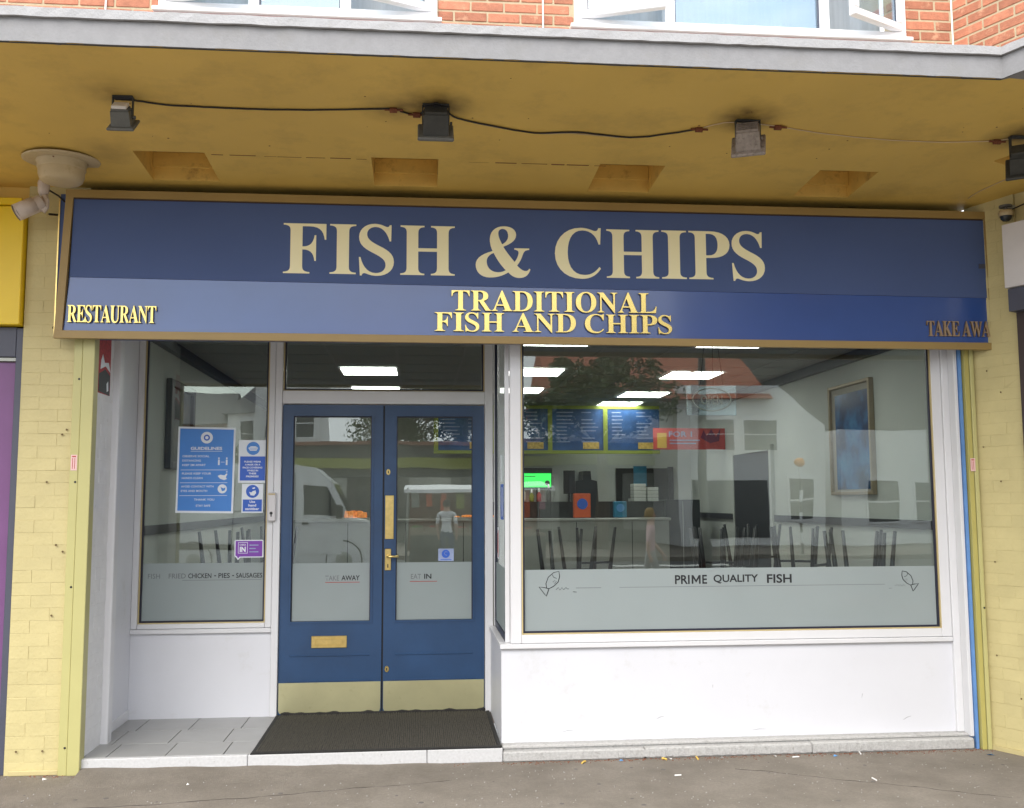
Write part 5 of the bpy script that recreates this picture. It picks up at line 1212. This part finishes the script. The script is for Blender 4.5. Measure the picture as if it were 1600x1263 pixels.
def tree(x, y, h, r, lab, n=9000):
    t_ = thing('tree', lab, 'tree', (x, y, 0), 'trees across the street')
    tr = MB().tube([(x, y, 0), (x+.1, y, h*.3), (x-.05, y+.1, h*.55), (x, y, h*.8)], [.28, .2, .13, .05], 8)
    cl_ = []
    for _ in range(26):
        a, e, q_ = random.uniform(0, 6.28), random.uniform(-.6, 1.3), random.random()**.5
        c_ = Vector((x+math.cos(a)*math.cos(e)*r*q_, y+math.sin(a)*math.cos(e)*r*q_, h*.66+math.sin(e)*r*q_*.85)); cl_.append((c_, random.uniform(.45, 1.0)*r*.36))
        if random.random() < .5: tr.tube([(x, y, h*.45), tuple((Vector((x, y, h*.5))+c_)/2), tuple(c_)], [.08, .05, .02], 5)
    part('trunk', tr, 'bark', t_)
    lf = MB()
    for _ in range(n):
        c_, rr = random.choice(cl_); d = Vector((random.gauss(0, 1), random.gauss(0, 1), random.gauss(0, 1))).normalized()*rr*random.uniform(.5, 1.05)
        p = c_+d; u = Vector((random.gauss(0, 1), random.gauss(0, 1), random.gauss(0, 1))).normalized(); w = u.orthogonal().normalized(); s_ = random.uniform(.06, .12)
        lf.add([p-u*s_, p+w*s_*.5, p+u*s_, p-w*s_*.5], [(0, 1, 2, 3)])
    part('crown', lf, 'leaf', t_)
tree(-1.2, -41, 8.0, 3.0, 'dark leafy tree reflected between the two door panes')
tree(2.2, -43, 8.6, 2.6, 'leafy tree reflected in the upper corner of the right door')
tree(6.0, -26, 7.4, 2.5, 'green tree reflected at the left of the wide window')
tree(-9.0, -40, 4.6, 1.6, 'small bushy tree reflected beside the guidelines poster', 2000)
# van
vx, vy = -1.05, -15.2
vn = thing('parked_van', 'white high roofed panel van parked across the road, reflected in the left door', 'van', (-3.6, -15.9, -.12))
prof = [(-6.6, .25), (-1.35, .25), (-1.12, .45), (-1.08, .95), (-1.35, 1.12), (-1.95, 1.28), (-2.35, 2.05), (-2.75, 2.36), (-3.2, 2.43), (-6.5, 2.43), (-6.6, 2.3)]
prof = [(a, b-.12) for a, b in prof]
part('body', MB().prism(prof, vy-1.9, vy), 'van_white', vn)
part('windscreen', MB().add([(-1.97, vy-1.75, 1.20), (-1.97, vy-.15, 1.20), (-2.33, vy-.2, 1.91), (-2.33, vy-1.7, 1.91)], [(0, 1, 2, 3)]).xf(Matrix.Translation((.012, 0, .006))), 'far_glass', vn)
dr_ = part('cab_door', MB().prism([(-3.1, .35), (-2.1, .35), (-2.0, 1.1), (-2.42, 1.93), (-3.1, 1.98)], vy, vy+.015), 'van_white', vn)
part('side_window', MB().prism([(-3.0, 1.22), (-2.12, 1.22), (-2.47, 1.85), (-3.0, 1.88)], vy+.0155, vy+.022), 'far_glass', dr_)
part('door_handle', MB().box(-3.03, vy+.016, 1.02, -2.88, vy+.04, 1.05), 'black_metal', dr_)
part('side_moulding', MB().box(-6.5, vy+.001, .48, -3.3, vy+.02, .60), 'black_metal', vn)
part('wing_mirror', MB().box(-2.25, vy+.02, 1.15, -2.1, vy+.22, 1.45, bev=.03), 'black_metal', vn)
for yy_ in (vy-.25, vy-1.65): part('headlight', MB().prism([(-1.16, .62), (-1.09, .66), (-1.12, .85), (-1.30, .92)], yy_-.16, yy_+.16), 'upper_glass', vn)
part('bumper', MB().box(-1.3, vy-1.92, .12, -1.02, vy+.015, .40, bev=.03), 'black_metal', vn)
part('rear_door_line', MB().box(-4.62, vy+.001, .62, -4.60, vy+.006, 2.15).box(-3.22, vy+.001, .62, -3.20, vy+.006, 2.15).box(-6.4, vy+.001, 1.30, -3.25, vy+.008, 1.33), 'neigh_grey', vn)
part('grille', MB().box(-1.20, vy-1.45, .42, -1.085, vy-.45, .58), 'black_metal', vn)
for x in (-2.05, -5.5):
    part('wheel_arch', MB().lathe([(.36, 0), (.42, .02), (.42, .0)], (x, vy-.01, .225), 24, (0, 1, 0)), 'black_metal', vn)
    for y in (vy-.14, vy-1.78):
        w_ = part('wheel', MB().lathe([(0, -.13), (.33, -.13), (.345, -.09), (.345, .09), (.33, .13), (0, .13)], (x, y, .225), 24, (0, 1, 0)), 'tyre', vn)
        part('rim', MB().lathe([(0, .155), (.12, .155), (.2, .135), (.2, .10)], (x, y, .225), 16, (0, 1, 0)), 'steel', w_)
vn.location.x += .32; vn.scale = (1, 1, 1.07)
# market stall
ms = thing('market_stall', 'market stall with a wide white awning and produce, reflected in the right door', 'stall', (1.2, -19.5, 0))
part('awning', MB().add([(-.4, -18, 1.95), (3.4, -18, 1.95), (3.4, -21, 2.12), (-.4, -21, 2.12), (-.4, -18, 1.86), (3.4, -18, 1.86)], [(0, 1, 2, 3), (0, 4, 5, 1)]), 'stall_white', ms)
for x in (-.3, 3.3):
    for y in (-18.1, -20.9): part('pole', MB().tube([(x, y, -.12), (x, y, 2.0 if y > -19 else 2.1)], .025, 6), 'steel', ms)
part('table', MB().box(-.2, -19.5, .7, 3.2, -18.5, .78), 'table_top', ms)
part('cloth', MB().box(-.2, -18.49, -.1, 3.2, -18.47, .72), 'shop_dark', ms)
part('back_sheet', MB().box(-.35, -20.95, .2, 3.35, -20.92, 2.08), 'house_brick', ms)
for i in range(9):
    x = -.2+i*.4; z = random.uniform(1.05, 1.5)
    part('hanging_bag', MB().box(x, -18.3, z, x+random.uniform(.12, .26), -18.2, 1.9, bev=.02), random.choice(['jeans', 'seat_red', 'shirt_pink', 'olive', 'steel', 'orange_box']), ms)
for i in range(8):
    cr_ = thing('produce_crate', 'crate of produce on the reflected stall, number of crates in a row', 'crate', (-.05+i*.4, -18.8, .78), 'produce crates on the market stall')
    cr_['label'] = 'wooden crate of %s fruit on the reflected market stall, %s of its row' % ('red' if i % 2 else 'green', ('first', 'second', 'third', 'fourth', 'fifth', 'sixth', 'seventh', 'last')[i])
    x = -.05+i*.4
    part('box', MB().box(x-.17, -18.98, .78, x+.17, -18.62, .80).box(x-.17, -18.98, .80, x+.17, -18.965, .92).box(x-.17, -18.635, .80, x+.17, -18.62, .92), 'table_top', cr_)
    b = MB()
    for _ in range(16): b.lathe([(0, .05), (.035, .035), (.05, 0), (.035, -.035), (0, -.05)], (x+random.uniform(-.12, .12), -18.8+random.uniform(-.12, .12), .86+random.uniform(0, .06)), 7)
    part('fruit', b, 'fruit_red' if i % 2 else 'fruit_green', cr_, True)
# posts
lp = thing('lamp_post', 'dark tapering lamp post reflected in the middle of the wide window', 'lamp post', (4.72, -9.6, 0))
part('column', MB().tube([(4.72, -9.6, -.1), (4.72, -9.6, .9), (4.72, -9.6, 1.0), (4.72, -9.6, 6.2), (4.9, -9.9, 6.8), (5.2, -10.6, 7.0)], [.11, .11, .075, .055, .045, .04], 12), 'black_metal', lp, True)
part('lantern', MB().box(5.1, -11.2, 6.95, 5.35, -10.6, 7.08, bev=.03), 'steel', lp)
bb = thing('beacon', 'pedestrian crossing beacon with an orange globe and banded pole, reflected in the wide window', 'beacon', (11.4, -22.4, 0))
for i in range(8): part('pole_band', MB().lathe([(.05, 0), (.05, .325)], (11.4, -22.4, i*.325), 12), 'upvc' if i % 2 else 'black_metal', bb)
part('globe', MB().lathe([(.0, -.15)]+[(.15*math.cos(R(a)), .15*math.sin(R(a))) for a in range(-80, 90, 20)]+[(0, .15)], (11.4, -22.4, 2.74), 16), 'beacon_orange', bb, True)

def person(loc, h, face_rz, lab, shirt, legs, hair, pose, grp=None):
    p = thing('person', lab, 'person', (0, 0, 0), grp); s = h/1.75
    J = {'pel': ((0, 0, .95), .125), 'wst': ((0, -.0, 1.10), .115), 'chs': ((0, 0, 1.32), .135), 'nck': ((0, .0, 1.47), .06), 'hed0': ((0, -.01, 1.56), .075), 'hed': ((0, -.012, 1.65), .088), 'top': ((0, 0, 1.70), .075)}
    E_ = [('pel', 'wst'), ('wst', 'chs'), ('chs', 'nck'), ('nck', 'hed0'), ('hed0', 'hed'), ('hed', 'top')]
    for k_, sx in (('l', -1), ('r', 1)):
        st_ = pose.get('step', .0)*sx; ar = pose.get('arm', 0)*sx
        J['hip'+k_] = ((sx*.09, 0, .88), .09); J['kne'+k_] = ((sx*.10, -st_*.5-.02, .49), .060); J['ank'+k_] = ((sx*.10, -st_+(.06 if st_ < 0 else 0), .09), .042); J['toe'+k_] = ((sx*.11, -st_-.16+(.06 if st_ < 0 else 0), .035), .035)
        J['sho'+k_] = ((sx*.185, 0, 1.40), .058); J['elb'+k_] = ((sx*.23, ar*.5, 1.12), .043); J['wri'+k_] = ((sx*.22, ar-.10, .90), .030); J['han'+k_] = ((sx*.215, ar-.13, .83), .035)
        E_ += [('pel', 'hip'+k_), ('hip'+k_, 'kne'+k_), ('kne'+k_, 'ank'+k_), ('ank'+k_, 'toe'+k_), ('chs', 'sho'+k_), ('sho'+k_, 'elb'+k_), ('elb'+k_, 'wri'+k_), ('wri'+k_, 'han'+k_)]
        hx, hy, hz = J['han'+k_][0]
        for fi in range(4):
            nmf = 'f%d' % fi+k_; J[nmf] = ((hx, hy-.03+.020*fi, hz-.085+.008*abs(fi-1.5)), .009); E_.append(('han'+k_, nmf))
        J['th'+k_] = ((hx-sx*.02, hy-.06, hz-.035), .010); E_.append(('han'+k_, 'th'+k_))
    names = list(J); me = bpy.data.meshes.new('body'); me.from_pydata([Vector(J[n][0])*s for n in names], [(names.index(a), names.index(b)) for a, b in E_], [])
    o = bpy.data.objects.new('body', me); C.objects.link(o)
    sk_ = o.modifiers.new('s', 'SKIN'); sub = o.modifiers.new('u', 'SUBSURF'); sub.levels = 2; sub.render_levels = 2
    for i, n in enumerate(names):
        r_ = J[n][1]*s; d = me.skin_vertices[0].data[i]; d.radius = (r_, r_*(.75 if n in ('pel', 'wst', 'chs') else 1)); d.use_root = (n == 'pel')
    m2 = bpy.data.meshes.new_from_object(o.evaluated_get(bpy.context.evaluated_depsgraph_get())); bpy.data.objects.remove(o)
    for mm in ('skin', shirt, legs, 'black_metal'): m2.materials.append(M[mm])
    for pl_ in m2.polygons:
        c_ = pl_.center/s; pl_.use_smooth = True
        pl_.material_index = 3 if c_.z < .075 else 2 if c_.z < .97 and abs(c_.x) < .19 else 0 if (c_.z > 1.455 or (abs(c_.x) > .17 and c_.z < 1.15)) else 1
    b_ = bpy.data.objects.new('body', m2); C.objects.link(b_); b_.parent = p
    hr = MB().lathe([(.0, .105), (.05, .095), (.085, .06), (.1, .0), (.095, -.06), (.075, -.09)], (0, .02*s, 1.665*s), 18)
    for v in hr.v:
        if v.y < -.045*s and v.z < 1.69*s: v.y = -.045*s
    part('hair', hr, hair, p, True)
    fc = MB().lathe([(0, .022), (.010, .012), (.014, 0)], (0, -.088*s, 1.615*s), 8, (0, -1, 0)); part('nose', fc, 'skin', p)
    part('eye', MB().lathe([(0, .006), (.009, .003), (.010, 0)], (-.032*s, -.092*s, 1.645*s), 8, (0, -1, 0)), 'black_metal', p); part('eye', MB().lathe([(0, .006), (.009, .003), (.010, 0)], (.032*s, -.092*s, 1.645*s), 8, (0, -1, 0)), 'black_metal', p)
    part('mouth', MB().box(-.025*s, -.090*s, 1.575*s, .025*s, -.084*s, 1.582*s), 'sticker_red', p)
    for sx in (-1, 1): part('ear', MB().lathe([(0, .012), (.022, .008), (.026, 0)], (sx*.082*s, 0, 1.63*s), 10, (sx, 0, 0)), 'skin', p)
    p.location = loc; p.rotation_euler = (0, 0, face_rz)
person((4.0, -10.4, -.12), 1.58, R(95), 'fair haired person in a pale pink top walking, reflected in the wide window', 'shirt_pink', 'trousers_grey', 'hair_blond', {'step': .28, 'arm': .16})
person((.72, -16.8, -.12), 1.78, R(10), 'dark haired person in a white shirt and jeans standing at the reflected market stall', 'shirt_white', 'jeans', 'hair_dark', {'step': .03, 'arm': .02})
